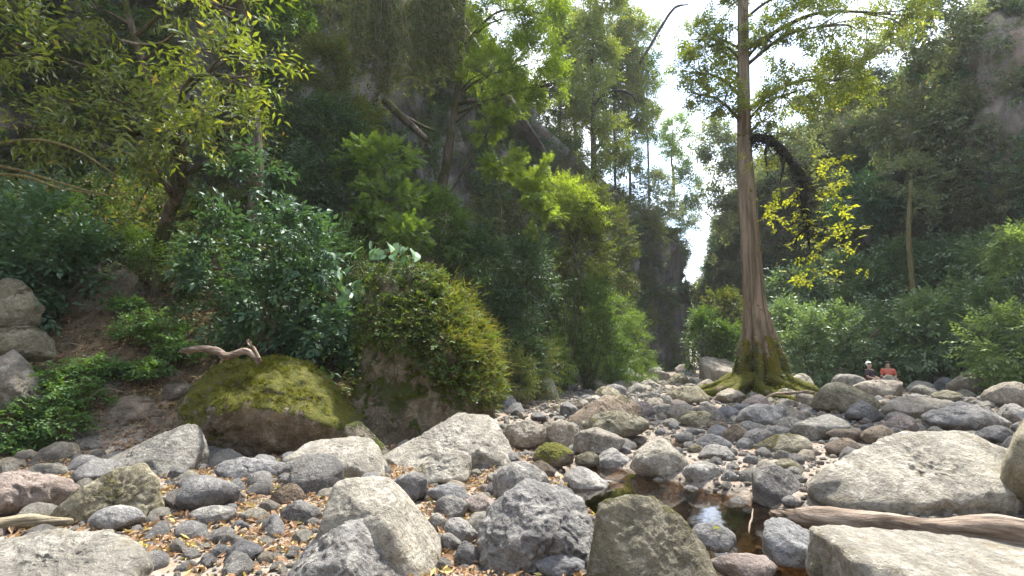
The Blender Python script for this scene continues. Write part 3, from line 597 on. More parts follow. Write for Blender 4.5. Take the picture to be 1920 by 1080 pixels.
# ------------------------------------------------------------------ scattered boulders and stones of the bed (each one a thing)
rng = np.random.default_rng(42)
_var = {}
def stone_variant(shape, mat, sub):
    k = (shape, mat, sub)
    if k not in _var:
        r = np.random.default_rng(500 + shape); sharp = (10, 26, 34, 40, 44, 12, 30, 18)[shape % 8]
        pts = rand_hull(r, 2.0, r.uniform(1.3, 1.9), r.uniform(1.0, 1.45), flat=r.uniform(0, .4))
        _var[k] = rock_mesh('stone_shape', pts, M[mat], sub, sharp, .04, 40 + shape)
    return _var[k]
def zone(p):
    px = 960 + p.x / p.y * 1000
    if p.y < 9.5:
        if px < 330: return 'among the dry leaves at the left edge'
        if px < 610: return 'among the dry leaves below the mossy boulder'
        if px < 930: return 'between the tall wedge and the speckled grey boulder'
        if px < 1420: return 'around the rim of the brown pool'
        return 'near the driftwood log and the huge pale boulder'
    if px < 1130: return 'heaped along the foot of the overgrown left bank'
    if px < 1340: return 'in the bed leading to the gap between the cliffs'
    if px < 1530: return 'in the bed below the roots of the big tree'
    return 'in the far bed right of the big tree'
SHADE = {'grey': 'grey', 'blue': 'blue grey', 'pale': 'whitish', 'tan': 'tan', 'olive': 'olive', 'brown': 'brown', 'dark': 'dark', 'pink': 'pinkish', 'halfmoss': 'moss patched'}
def scatter_stones(n, ylo, yhi, xlo, xhi, wlo, whi, mats, probs, name, word, sub, tight=.72, tries=16000, power=2.0):
    made = 0
    for _ in range(tries):
        if made >= n: break
        px, py = rng.uniform(xlo, xhi), rng.uniform(ylo, yhi); g = G(px, py)
        if g.y > 44 or g.x < np.interp(g.y, _ly, _lx) - .2 or g.x > np.interp(g.y, _ry, _rx) + .5: continue
        w = (wlo + (whi - wlo) * rng.random() ** power) / 1000 * g.y; r = w / 2
        if any((g.x - a) ** 2 + (g.y - b) ** 2 < (tight * (r + c)) ** 2 for a, b, c in PLACED): continue
        if any((g.x - a) ** 2 + (g.y - b) ** 2 < (.95 * c) ** 2 for a, b, c in POOL): continue
        mat = rng.choice(mats, p=probs); o = link(name, stone_variant(int(rng.integers(8)), mat, sub))
        s = r * rng.uniform(.9, 1.1); o.scale = (s, s * rng.uniform(.8, 1.1), s * rng.uniform(.75, 1.15))
        o.rotation_euler = (rng.uniform(-.25, .25), rng.uniform(-.25, .25), rng.uniform(0, 6.28)); o.location = (g.x, g.y, gz(g.x, g.y) + r * .22)
        z = zone(g); tag(o, f'{word} {SHADE[mat]} {"boulder" if name == "boulder" else "stone"} {z}', 'boulder' if name == 'boulder' else 'stone', f'{word} {SHADE[mat]} {"boulders" if name == "boulder" else "stones"} {z}')
        PLACED.append((g.x, g.y, r)); made += 1
mats6 = ['grey', 'blue', 'pale', 'tan', 'olive', 'dark', 'brown', 'pink']
scatter_stones(225, 700, 812, 930, 1925, 24, 84, mats6, [.24, .10, .30, .20, .06, .02, .04, .04], 'boulder', 'mid-sized', 5, .56, power=1.3, tries=30000)
scatter_stones(75, 800, 890, 980, 1925, 34, 90, mats6, [.25, .2, .12, .15, .1, .1, .05, .03], 'river_stone', 'small', 4, .70)
scatter_stones(225, 830, 1075, -10, 1500, 30, 96, ['grey', 'blue', 'pale', 'tan', 'dark', 'pink'], [.30, .20, .26, .14, .04, .06], 'river_stone', 'small', 4, .68, power=1.25)

# ------------------------------------------------------------------ geometry-node scatter for what nobody could count
def gn_scatter(name, pts, eul, scl, sources, label):
    me = bpy.data.meshes.new(name); me.vertices.add(len(pts)); me.vertices.foreach_set('co', np.asarray(pts, np.float32).ravel())
    a = me.attributes.new('rot', 'FLOAT_VECTOR', 'POINT'); a.data.foreach_set('vector', np.asarray(eul, np.float32).ravel())
    a = me.attributes.new('scl', 'FLOAT', 'POINT'); a.data.foreach_set('value', np.asarray(scl, np.float32))
    a = me.attributes.new('pick', 'INT', 'POINT'); a.data.foreach_set('value', np.random.default_rng(3).integers(0, len(sources), len(pts)).astype(np.int32))
    o = link(name, me); tag(o, label, kind='stuff')
    ng = bpy.data.node_groups.new(name + '_nodes', 'GeometryNodeTree')
    ng.interface.new_socket('Geometry', in_out='INPUT', socket_type='NodeSocketGeometry'); ng.interface.new_socket('Geometry', in_out='OUTPUT', socket_type='NodeSocketGeometry')
    gi = ng.nodes.new('NodeGroupInput'); go = ng.nodes.new('NodeGroupOutput')
    m2p = ng.nodes.new('GeometryNodeMeshToPoints'); iop = ng.nodes.new('GeometryNodeInstanceOnPoints'); g2i = ng.nodes.new('GeometryNodeGeometryToInstance')
    for so in reversed(sources):
        oi = ng.nodes.new('GeometryNodeObjectInfo'); oi.inputs['Object'].default_value = so; oi.inputs['As Instance'].default_value = True
        ng.links.new(oi.outputs['Geometry'], g2i.inputs[0])
    def na(nm, typ):
        x = ng.nodes.new('GeometryNodeInputNamedAttribute'); x.data_type = typ; x.inputs['Name'].default_value = nm; return x.outputs['Attribute']
    e2r = ng.nodes.new('FunctionNodeEulerToRotation')
    ng.links.new(gi.outputs[0], m2p.inputs['Mesh']); ng.links.new(m2p.outputs[0], iop.inputs['Points']); ng.links.new(g2i.outputs[0], iop.inputs['Instance'])
    iop.inputs['Pick Instance'].default_value = True; ng.links.new(na('pick', 'INT'), iop.inputs['Instance Index'])
    ng.links.new(na('rot', 'FLOAT_VECTOR'), e2r.inputs[0]); ng.links.new(e2r.outputs[0], iop.inputs['Rotation'])
    ng.links.new(na('scl', 'FLOAT'), iop.inputs['Scale']); ng.links.new(iop.outputs[0], go.inputs[0])
    md = o.modifiers.new('scatter', 'NODES'); md.node_group = ng
    return o
def source(me, name): return bpy.data.objects.new(name, me)     # not linked: only a source of instances

# gravel between the stones
def bed_points(n, seed, xmin=-6.2, xmax=18, ymax=34, grow=1.0):
    r = np.random.default_rng(seed); y = 3.2 + (ymax - 3.2) * r.random(n * 4) ** 1.7; x = r.uniform(-7, 18, n * 4)
    px = x / y; ok = (np.abs(px) < 1.08) & (x > np.interp(y, _ly, _lx) - .8) & (x < np.interp(y, _ry, _rx) + .6)
    p = np.stack([x, y], 1)[ok][:n]; return np.column_stack([p, ground_z(p[:, 0], p[:, 1])])
gp_ = bed_points(26000, 5); r_ = np.random.default_rng(6)
gs = .015 + .06 * r_.random(len(gp_)) ** 2.0; gs *= np.interp(gp_[:, 1], [3, 8, 16, 30], [.8, 1.05, 1.6, 2.3])
gp_[:, 2] += gs * .25
gn_scatter('gravel', gp_, np.column_stack([r_.uniform(-.4, .4, (len(gp_), 2)), r_.uniform(0, 6.28, len(gp_))]), gs,
           [source(stone_variant(k, m, 3), 'pebble_source') for k, m in enumerate(['grey', 'pale', 'tan', 'pale', 'grey', 'pink', 'blue', 'tan'])], 'loose gravel and pebbles filling the river bed')

# ================================================================== FOLIAGE
def leaf_tpl(kind):
    if kind == 'heart':
        v = [(0, 0, 0), (-.16, .22, .02), (.12, .42, .05), (.5, .33, .02), (1, 0, -.22), (.5, -.33, .02), (.12, -.42, .05), (-.16, -.22, .02), (.45, 0, -.03)]
        f = [(0, 8, 1), (1, 8, 2), (2, 8, 3), (3, 8, 4), (4, 8, 5), (5, 8, 6), (6, 8, 7), (7, 8, 0)]
    elif kind == 'palm':
        v = [(0, 0, 0)]; f = []
        for a, l in ((-75, .62), (-38, .9), (0, 1.0), (38, .9), (75, .62)):
            c, s = math.cos(R(a)), math.sin(R(a)); k = len(v)
            for t, w, z in ((.5, .12, .03), (.5, -.12, .03), (1, 0, -.12)): v.append((l * (t * c - w * s), l * (t * s + w * c), z))
            f += [(0, k + 1, k), (k, k + 1, k + 2)]
    elif kind == 'blade':
        v = [(0, -.02, 0), (0, .02, 0), (.5, .018, .0), (.5, -.018, 0), (1, 0, -.25)]; f = [(0, 3, 2), (0, 2, 1), (3, 4, 2)]
    else:
        w, dr = {'lance': (.15, .22), 'broad': (.25, .16), 'round': (.38, .1), 'fern': (.12, .3)}[kind]
        v = [(0, 0, 0), (.42, w, .05), (.42, -w, .05), (.5, 0, -.02), (1, 0, -dr)]
        f = [(0, 3, 1), (0, 2, 3), (1, 3, 4), (3, 2, 4)]
    return np.array(v, float), np.array(f)
def rotm(ax, ay, az):
    return np.array(Matrix.Rotation(az, 3, 'Z') @ Matrix.Rotation(ay, 3, 'Y') @ Matrix.Rotation(ax, 3, 'X'))
_spr = {}
def sprig(kind, n, seed=0):
    """unit sprig along +X: n leaves set alternately on a twig, leaf length 1"""
    k = (kind, n, seed)
    if k in _spr: return _spr[k]
    r = np.random.default_rng(seed * 31 + n); lv, lf = leaf_tpl(kind); V, F, I = [], [], []; Lt = .34 * n
    for i in range(n):
        t = (i + .6) / n; sgn = 1 if i % 2 else -1
        az = sgn * R(r.uniform(35, 70)) * (1 - .75 * (i == n - 1)); s = r.uniform(.75, 1.1) * (1 - .25 * t)
        m = rotm(r.uniform(-.5, .5), r.uniform(-.15, .45), az)
        base = np.array([Lt * t, 0, -.10 * Lt * t * t]); V.append((lv * s) @ m.T + base); F.append(lf + len(lv) * i); I.append(np.full(len(lv), i))
    _spr[k] = (np.vstack(V), np.vstack(F), np.concatenate(I), n); return _spr[k]
class Foliage:
    def __init__(s, seed=0): s.V, s.F, s.A, s.n, s.r = [], [], [], 0, np.random.default_rng(seed)
    def add(s, P, D, L, kind='lance', n=7, flat=.5):
        P = np.asarray(P, float); D = np.asarray(D, float); N = len(P)
        if N == 0: return s
        D = D / (np.linalg.norm(D, axis=1)[:, None] + 1e-9); tpls = [sprig(kind, n, q) for q in range(4)]; ch = s.r.integers(0, 4, N)
        up = np.tile([0., 0, 1.], (N, 1)) + s.r.normal(size=(N, 3)) * flat; z = up - (up * D).sum(1)[:, None] * D; z /= np.linalg.norm(z, axis=1)[:, None] + 1e-9
        y = np.cross(z, D); Mx = np.stack([D, y, z], 2); sc = L * s.r.uniform(.55, 1.35, N)
        for q in range(4):
            m = ch == q; k = int(m.sum())
            if not k: continue
            tv, tf, ti, tn = tpls[q]; v = np.einsum('nij,vj->nvi', Mx[m], tv) * sc[m][:, None, None] + P[m][:, None, :]
            f = tf[None] + (np.arange(k) * len(tv))[:, None, None] + s.n
            a = np.clip(s.r.random((k, 1)) * .5 + s.r.random((k, tn)) * .5, 0, 1)[:, ti]
            rare = s.r.random((k, tn)) > .955; a = np.where(rare[:, ti], 1.0, a * .95)
            s.V.append(v.reshape(-1, 3)); s.F.append(f.reshape(-1, 3)); s.A.append(a.ravel()); s.n += k * len(tv)
        return s
    def mesh(s, name, mat): return mesh_np(name, np.vstack(s.V), np.vstack(s.F), [mat], False, {'lv': np.concatenate(s.A)})
    def build(s, name, mat, parent=None): return link(name, s.mesh(name, mat), parent)
def unit(v): return v / (np.linalg.norm(v, axis=1)[:, None] + 1e-9)
def lobe(r, c, rad, nclump, per, droop=.2, fill=.55, crel=.36):
    """clumps of sprigs over an ellipsoidal lobe: uneven outline, gaps between the clumps"""
    c = np.array(c, float); rad = np.array(rad, float); d = unit(r.normal(size=(nclump, 3))); d[:, 2] = np.where(d[:, 2] < -.8, -d[:, 2], d[:, 2])
    rr = fill + (1.05 - fill) * r.random(nclump) ** .7; cc = d * rr[:, None]
    cs = crel * r.uniform(.6, 1.3, nclump); k = r.integers(0, nclump, nclump * per); e = unit(r.normal(size=(len(k), 3)))
    p = cc[k] + e * (cs[k] * r.random(len(k)) ** .45)[:, None] * np.array([1, 1, .75])
    out = unit(p) * .75 + e * .55 + d[k] * .25 + r.normal(size=p.shape) * .35; out[:, 2] += .22 - droop
    return c + p * rad, out
_cv = None
DS = 1.0        # distance factor of the group of plants being set out
def anchor(c):
    """nearest soil or rock wall to a crown: where its stems are rooted"""
    global _cv
    if _cv is None: _cv = np.vstack([CLIFF[k][0][::2, ::2].reshape(-1, 3) for k in CLIFF] + [CLIFF[k][2][::3, ::3].reshape(-1, 3) for k in CLIFF])
    g = np.array([c[0], c[1], gz(c[0], c[1])]); d = np.linalg.norm(_cv - c, axis=1); k = int(np.argmin(d))
    return g if abs(c[2] - g[2]) <= d[k] * 1.25 or d[k] > 9 else _cv[k]
def plant(name, boxes, mat, L=.14, kind='broad', label='', cat='shrub', dens=1.0, droop=.2, n=7, seed=0, stems=5, bark='bark', group=None, base=None, fill=.55, crel=.36, stem_r=.03, cap=1600):
    """boxes: (x0, x1, ytop, ybottom, D) lobes of the crown as seen; stems run from the ground up into it"""
    r = np.random.default_rng(seed + 11); fo = Foliage(seed); cs = []
    for (x0, x1, yt, yb, D) in boxes:
        D = D * DS; xm = (x0 + x1) / 2; bot = at(xm, yb, D); gap = bot.z - gz(bot.x, D)
        if -.5 < gap < 2.2: yb += (gap + .1) / D * FPX
        c = np.array(at(xm, (yt + yb) / 2, D)); W = (x1 - x0) / FPX * D; H = (yb - yt) / FPX * D; rad = np.array([W / 2, max(.3 * W, .32 * (W + H) / 2), H / 2]) * .92
        ns = int(np.clip(dens * 5.2 * W * H / (L * L * n * .22), 25, cap)); ncl = int(np.clip(ns / 16, 6, 60))
        p, d = lobe(r, c, rad, ncl, max(1, ns // ncl), droop, fill, crel); fo.add(p, d, L, kind, n); cs.append((c, rad))
    c0 = cs[0][0] if base is None else np.array(base)
    an = anchor(c0) if base is None else c0; bx, by, bz = an
    root = empty(name, (0, 0, 0)); root.location = (bx, by, bz); tag(root, label, cat, group)
    o = fo.build('crown', mat, root); o.matrix_parent_inverse = Matrix.Translation(root.location).inverted()
    tb = Tubes(); hmax = max(.5, max(c[2] for c, _ in cs) - bz)
    for k in range(stems):
        c, rad = cs[k % len(cs)]; tip = c + r.uniform(-.6, .6, 3) * rad; b0 = np.array([bx, by, bz - .15]) + np.append(r.uniform(-.12, .12, 2) * (1 + rad[0] * .3), 0)
        mid = (b0 + tip) / 2 + np.append(r.uniform(-.2, .2, 2), .12) * np.linalg.norm(tip - b0) * .6
        tb.add([b0, mid, tip], stem_r * (.7 + .15 * min(hmax, 5)), stem_r * .2, 6, 10)
    s_ = tb.build('stem', B[bark], root); s_.matrix_parent_inverse = Matrix.Translation(root.location).inverted()
    return root
def pts_px(lst): return [np.array(at(*q)) for q in lst]
def tree(name, trunk, radii, lobes, mat, L, kind, label, bark='bark', dens=1.0, seed=0, n=7, droop=.2, cat='tree', limbs=True, fill=.5, crel=.34, to_ground=True, extra=(), group=None, seg=10, cap=1600):
    """trunk: (px, py, D) points; lobes: boxes of the crown; each lobe is carried by a limb from the trunk"""
    r = np.random.default_rng(seed + 77); tp = pts_px([(a, b_, D * DS) for a, b_, D in trunk]); extra = [([(a, b_, D * DS) for a, b_, D in e[0]], e[1], e[2]) for e in extra]
    if to_ground:
        g = tp[0]; tp = [np.array([g[0], g[1], min(g[2], gz(g[0], g[1])) - .3])] + tp if g[2] > gz(g[0], g[1]) + .1 else tp
    root = empty(name, tuple(tp[0])); tag(root, label, cat, group); inv = Matrix.Translation(root.location).inverted()
    tb = Tubes().add(tp, radii, seg=seg, n=36, rough=.12, seed=seed); o = tb.build('trunk', B[bark], root); o.matrix_parent_inverse = inv
    tc = catmull(tp, 40); fo = Foliage(seed)
    for q, (x0, x1, yt, yb, D) in enumerate(lobes):
        D = D * DS; c = np.array(at((x0 + x1) / 2, (yt + yb) / 2, D)); W = (x1 - x0) / FPX * D; H = (yb - yt) / FPX * D; rad = np.array([W / 2, .33 * (W + H) / 2 + .1, H / 2]) * .92
        ns = int(np.clip(dens * 5.0 * W * H / (L * L * n * .22), 25, cap)); ncl = int(np.clip(ns / 15, 6, 60))
        p, d = lobe(r, c, rad, ncl, max(1, ns // ncl), droop, fill, crel); fo.add(p, d, L, kind, n)
        if limbs:
            dist = np.linalg.norm(tc[:, :2] - c[:2], axis=1) * .8 + np.abs(tc[:, 2] - (c[2] - rad[2] * .8)); s0 = tc[int(np.argmin(dist))]
            ln = np.linalg.norm(c - s0); tb2 = Tubes(); mid = (s0 + c) / 2 + np.array([0, 0, .12 * ln]) + r.normal(size=3) * .06 * ln
            rb = .012 * ln + .02; tb2.add([s0, mid, c], rb, rb * .45, 6, 12)
            for _ in range(5):
                e = c + r.uniform(-.8, .8, 3) * rad; tb2.add([mid * .4 + c * .6, (mid + e) / 2 * .5 + c * .25 + e * .25, e], rb * .5, rb * .15, 5, 8)
            lo = tb2.build('limb', B[bark], root); lo.matrix_parent_inverse = inv
    for pth, ra, bk in extra:
        t3 = Tubes().add(pts_px(pth), ra, seg=8, n=30, rough=.25, seed=seed + 3); lo = t3.build('limb', B[bk], root); lo.matrix_parent_inverse = inv
    if lobes:
        o = fo.build('crown', mat, root); o.matrix_parent_inverse = inv
    return root

# ------------------------------------------------------------------ cover of the cliffs: hanging creepers that read as one mass
def clump_mesh(seed, L, kind, n, per, mat, rad, droop):
    r = np.random.default_rng(seed); fo = Foliage(seed); p, d = lobe(r, (0, 0, 0), rad, n, per, droop, .3, .5); fo.add(p, d, L, kind, 6); return fo.mesh('clump', mat)
def curtain_mesh(seed, L, kind, mat, h=1.6, strands=9):
    r = np.random.default_rng(seed); fo = Foliage(seed); P, D = [], []
    for _ in range(strands):
        x, y = r.uniform(-.45, .45), r.uniform(-.15, .2); hh = h * r.uniform(.5, 1)
        for z in np.arange(0, hh, L * .75): P.append((x + r.normal() * .05, y + r.normal() * .06, -z)); D.append((r.normal(), r.normal() * .7 + .5, -.55 + r.normal() * .4))
    fo.add(P, D, L, kind, 4); return fo.mesh('curtain', mat)
def cliff_cover(name, cl, srcs, n, seed, keep, label, smin=.7, smax=1.5, top=True):
    V, Nn, back = CLIFF[cl]; r = np.random.default_rng(seed); rows, cols = V.shape[:2]
    i = r.integers(0, rows, n); j = r.integers(0, cols, n); p = V[i, j] + np.column_stack([r.normal(size=(n, 2)) * .12, r.normal(size=n) * .15]); nr = Nn[i, j]
    m = keep(p, nr, r); p, nr = p[m], nr[m]
    ang = np.arctan2(-nr[:, 0], nr[:, 1])
    p[:, :2] += nr * .12
    if top:
        k = (back.shape[0] * r.random(n // 3) ** 1.8).astype(int); l = r.integers(0, cols, n // 3); q = back[k, l]; q = q + [0, 0, .35]; p = np.vstack([p, q]); ang = np.concatenate([ang, r.uniform(0, 6.28, len(q))])
    e = np.column_stack([r.normal(size=(len(p), 2)) * .22, ang + r.normal(size=len(p)) * .35])
    gn_scatter(name, p, e, r.uniform(smin, smax, len(p)), srcs, label)
def pix(p): 
    """photograph pixel of world points (only used to leave bare the rock that shows bare)"""
    q = p - np.array([0, 0, CAMZ]); f = q[:, 1] * math.cos(PITCH) + q[:, 2] * math.sin(PITCH); u = -q[:, 1] * math.sin(PITCH) + q[:, 2] * math.cos(PITCH)
    f = np.where(f < .1, .1, f); return 960 + q[:, 0] / f * FPX, 540 - u / f * FPX
def keep_left(p, nr, r):
    x, y = pix(p); k = fbm(p * np.array([.28, .28, .22]) + 4, 3) + .42
    k = np.where(p[:, 1] > 36, k - .25 - .6 * smooth(42, 43.5, p[:, 1]) * (1 - smooth(10, 11.5, p[:, 2])), k)     # the bare face beside the gap
    k = np.where((p[:, 0] > -9) & (p[:, 0] < -2.2) & (p[:, 2] > 12.5) & (p[:, 1] < 32), k - .55, k)      # grey wall behind the hanging vines
    return k > r.uniform(-.15, .15, len(p))
def keep_right(p, nr, r):
    k = fbm(p * np.array([.22, .22, .25]) + 21, 3) + .38
    k = np.where((p[:, 2] < 8) & (p[:, 2] > 4), k - .22, k); k = np.where((p[:, 1] < 27) & (p[:, 2] > 11.5), k - .75, k); k = np.where((p[:, 1] > 36) & (p[:, 2] < 9), k - .1, k)
    return k > r.uniform(-.15, .15, len(p))
srcL = [source(clump_mesh(1, .15, 'broad', 9, 9, L['deep'], (.7, .5, .55), .3), 's'), source(clump_mesh(2, .13, 'lance', 9, 9, L['vine'], (.6, .5, .6), .5), 's'), source(clump_mesh(3, .14, 'broad', 8, 9, L['mid'], (.65, .5, .5), .3), 's'),
        source(curtain_mesh(4, .12, 'lance', L['vine']), 's'), source(curtain_mesh(5, .13, 'broad', L['mid'], 1.3), 's'), source(clump_mesh(6, .16, 'broad', 9, 9, L['olive'], (.7, .5, .5), .3), 's')]
cliff_cover('cliff_vegetation', 'left_cliff', srcL, 11000, 5, keep_left, 'creepers and ferns hanging over the left rock wall')
srcR = [source(clump_mesh(11, .17, 'broad', 9, 9, L['greyg'], (.75, .55, .55), .5), 's'), source(clump_mesh(12, .15, 'lance', 9, 9, L['greyg'], (.7, .5, .6), .6), 's'), source(curtain_mesh(13, .15, 'broad', L['greyg'], 1.8), 's'), source(curtain_mesh(14, .14, 'lance', L['vine'], 1.5), 's'), source(clump_mesh(15, .17, 'broad', 9, 8, L['blue'], (.7, .5, .5), .3), 's')]
cliff_cover('cliff_vegetation', 'right_cliff', srcR, 9800, 6, keep_right, 'grey green creepers hanging over the right rock wall')

# undergrowth on the two banks between shrubs and cliff: a mass
def bank_points(n, seed, side):
    r = np.random.default_rng(seed); y = r.uniform(4, 44, n * 3); 
    if side < 0: e = np.interp(y, _ly, _lx); x = e - r.uniform(.1, 14, n * 3); ok = (y > 12.5) | ((y > 11) & (x > -3.5))
    else: e = np.interp(y, _ry, _rx); x = e + r.uniform(.3, 7, n * 3); ok = y > 0
    p = np.stack([x, y], 1)[ok][:n]; return np.column_stack([p, ground_z(p[:, 0], p[:, 1])])
for side, srcs, nm, lab in ((-1, srcL, 2600, 'low dark undergrowth carpeting the left bank'), (1, [source(clump_mesh(16, .17, 'broad', 9, 9, L['silver'], (.7, .7, .5), .15), 's'), srcR[4], source(clump_mesh(17, .16, 'broad', 9, 9, L['mid'], (.6, .6, .5), .15), 's')], 1300, 'leafy undergrowth carpeting the right bank')):
    bp = bank_points(nm, 8 + side, side); rr_ = np.random.default_rng(9 + side); bp[:, 2] += .25
    gn_scatter('undergrowth', bp, np.column_stack([rr_.normal(size=(len(bp), 2)) * .2, rr_.uniform(0, 6.28, len(bp))]), rr_.uniform(.7, 1.3, len(bp)), srcs, lab)

# ================================================================== TREES AND SHRUBS (each a thing)
# ---- the big tree in the bed
TD = 19.5
def big_tree():
    base = at(1423, 738, TD); bx, by = base.x, TD; b0 = gz(bx, by) - .1
    root = empty('big_tree', (bx, by, b0)); tag(root, 'tall straight tree with peeling brown bark and mossy buttressed foot in the river bed', 'tree'); inv = Matrix.Translation(root.location).inverted()
    axis = pts_px([(1427, 738, TD), (1424, 640, TD), (1413, 540, TD), (1405, 430, TD), (1397, 300, TD), (1394, 150, TD), (1393, 0, TD), (1393, -150, TD), (1392, -330, TD)])
    axis[0][2] = b0; nz_, ns_ = 150, 88; c = catmull(axis, nz_); z = c[:, 2] - b0
    hw = np.interp(z, [0, .5, 1.1, 2.0, 2.7, 3.3, 4.5, 6.5, 9, 12, 16, 20], [1.25, .98, .82, .62, .48, .385, .355, .335, .27, .23, .19, .14])
    th = np.linspace(0, 2 * np.pi, ns_, endpoint=False); TH, Z = np.meshgrid(th, z)
    fl = np.interp(z, [0, .4, 1.0, 2.2, 3.2, 5, 9], [.5, .56, .56, .46, .16, .09, .05])[:, None]
    wob = pnoise(np.stack([np.cos(TH).ravel() * 1.3, np.sin(TH).ravel() * 1.3, (Z * .25).ravel()], 1)).reshape(TH.shape)
    flute = np.abs(np.sin(TH * 4.0 + 1.3 * wob + .3 * np.sin(TH * 2))) ** .65
    q = np.stack([np.cos(TH).ravel() * 2.2, np.sin(TH).ravel() * 2.2, (Z * .35).ravel()], 1)
    rough = fbm(q, 4).reshape(TH.shape) * .055 + .035 * fbm(q * np.array([3.2, 3.2, 1.2]), 3).reshape(TH.shape)
    rr = hw[:, None] * (1 - fl + fl * flute * 1.15 + rough)
    V = np.stack([c[:, 0][:, None] + rr * np.cos(TH), c[:, 1][:, None] + rr * np.sin(TH) * .95, np.repeat(c[:, 2][:, None], ns_, 1)], 2).reshape(-1, 3)
    i = np.arange(nz_ - 1)[:, None] * ns_; j = np.arange(ns_)[None, :]; f = np.stack([i + j, i + (j + 1) % ns_, i + ns_ + (j + 1) % ns_, i + ns_ + j], -1).reshape(-1, 4)
    o = link('trunk', mesh_np('trunk', V - np.array([bx, by, b0]), f, [B['trunk']]), root)
    r = np.random.default_rng(4)
    for k in range(15):       # spreading mossy roots
        a = 2 * np.pi * k / 15 + r.uniform(-.15, .15); ln = r.uniform(1.7, 2.9); p = []
        for t in (0, .3, .6, .85, 1):
            rad = .7 + t * ln; aa = a + .35 * math.sin(t * 3 + k); x, y = bx + rad * math.cos(aa), by + rad * math.sin(aa) * .8; p.append((x, y, gz(x, y) + .62 * (1 - t) ** 2 + .07 * (1 - t) - .05 * t))
        Tubes().add(p, [.26, .19, .13, .085, .03], seg=9, n=24, rough=.5, seed=k).build('root', B['root'], root).matrix_parent_inverse = inv
    fm = Foliage(9)           # moss and small ferns on the foot
    a = r.uniform(0, 6.28, 2400); rad = .7 + 1.6 * r.random(2400) ** 1.3; x = bx + rad * np.cos(a); y = by + rad * np.sin(a) * .85; zz = ground_z(x, y) + .62 * np.clip(1 - (rad - .7) / 2.0, 0, 1) ** 2 + r.uniform(0, .2, 2400) * np.clip(1 - (rad - .7) / 1.6, 0, 1)
    fm.add(np.stack([x, y, zz], 1), np.stack([np.cos(a), np.sin(a), r.uniform(-.3, .9, 2400)], 1), .05, 'round', 6); fm.build('moss', L['mosstuft'], root).matrix_parent_inverse = inv
    k_ = r.integers(0, nz_ * ns_, 60000); zz_ = V[k_, 2] - b0; k_ = k_[(zz_ > .35) & (zz_ < 2.5) & (fbm(V[k_] * 1.3, 3) > -.1 + .55 * smooth(1.2, 2.6, zz_))][:1500]; pv = V[k_]; dv = pv - np.array([bx, by, 0]); dv[:, 2] = -.6; dv += r.normal(size=dv.shape) * .5
    fm = Foliage(10); fm.add(pv, dv, .06, 'round', 6); fm.build('moss', L['vine'], root).matrix_parent_inverse = inv
    # dark arching branch thick with epiphytes
    arch = [(1398, 268, TD), (1425, 258, TD - .3), (1455, 272, TD - .6), (1480, 300, TD - .8), (1502, 330, TD - .9), (1508, 380, TD - 1), (1514, 425, TD - 1), (1518, 470, TD - 1)]
    Tubes().add(pts_px(arch), [.15, .16, .14, .13, .13, .10, .06, .02], seg=12, n=60, rough=.55, seed=2).build('limb', B['dark'], root).matrix_parent_inverse = inv
    tb = Tubes()
    for (a_, b_) in (((1504, 345), (1470, 400)), ((1506, 395), (1540, 430)), ((1512, 430), (1490, 470)), ((1440, 262), (1440, 330)), ((1470, 290), (1462, 345)), ((1500, 330), (1530, 345))):
        p0, p1 = np.array(at(*a_, TD - .9)), np.array(at(*b_, TD - .9 + r.uniform(-.4, .4))); tb.add([p0, (p0 + p1) / 2 + r.normal(size=3) * .08, p1], .06, .015, 6, 10, .4)
    tb.build('twig', B['dark'], root).matrix_parent_inverse = inv
    ac = catmull(pts_px(arch), 260); fe = Foliage(3); pp = ac[r.integers(0, 235, 900)] + r.normal(size=(900, 3)) * .15; dd = r.normal(size=(900, 3)); dd[:, 2] -= .9
    fe.add(pp, dd, .13, 'lance', 5); fe.build('epiphyte', L['darkmoss'], root).matrix_parent_inverse = inv
    # golden sprays on the drooping branch
    fg = Foliage(12)
    for (x0, x1, yt, yb, k) in ((1505, 1570, 295, 365, 60), (1540, 1585, 330, 400, 34), (1432, 1500, 345, 405, 50), (1440, 1515, 395, 440, 40), (1520, 1600, 380, 440, 30), (1530, 1605, 420, 470, 44), (1475, 1545, 455, 530, 70), (1575, 1612, 455, 510, 18), (1550, 1575, 290, 330, 16), (1410, 1450, 265, 320, 26)):
        cc = np.array(at((x0 + x1) / 2, (yt + yb) / 2, TD - 1)); e = np.array([(x1 - x0) / 2000 * TD, .5, (yb - yt) / 2000 * TD]); kk = int(k * .55)
        p = cc + r.uniform(-1, 1, (kk, 3)) * e; d = r.normal(size=(kk, 3)) * [1, 1, .4]; d[:, 2] -= .35; fg.add(p, d, .20, 'broad', 5)
    fg.build('golden_spray', L['gold'], root).matrix_parent_inverse = inv
    # crown: limbs high on the trunk carrying loose sprays
    fo = Foliage(21)
    lobes = [(1255, 1345, 95, 175, 19), (1265, 1350, 40, 110, 20), (1330, 1390, 90, 170, 20), (1300, 1385, 40, 120, 19.5), (1310, 1392, 150, 235, 19), (1270, 1330, 150, 200, 18.5), (1400, 1500, 20, 120, 19), (1420, 1540, 120, 230, 18.5), (1480, 1640, -20, 110, 18), (1530, 1650, 90, 210, 18.5), (1400, 1470, 190, 260, 19.5),
             (1600, 1740, -30, 80, 18.5), (1430, 1560, -60, 40, 19), (1320, 1400, -80, 30, 20), (1350, 1480, -300, -100, 20), (1480, 1660, -260, -80, 19)]
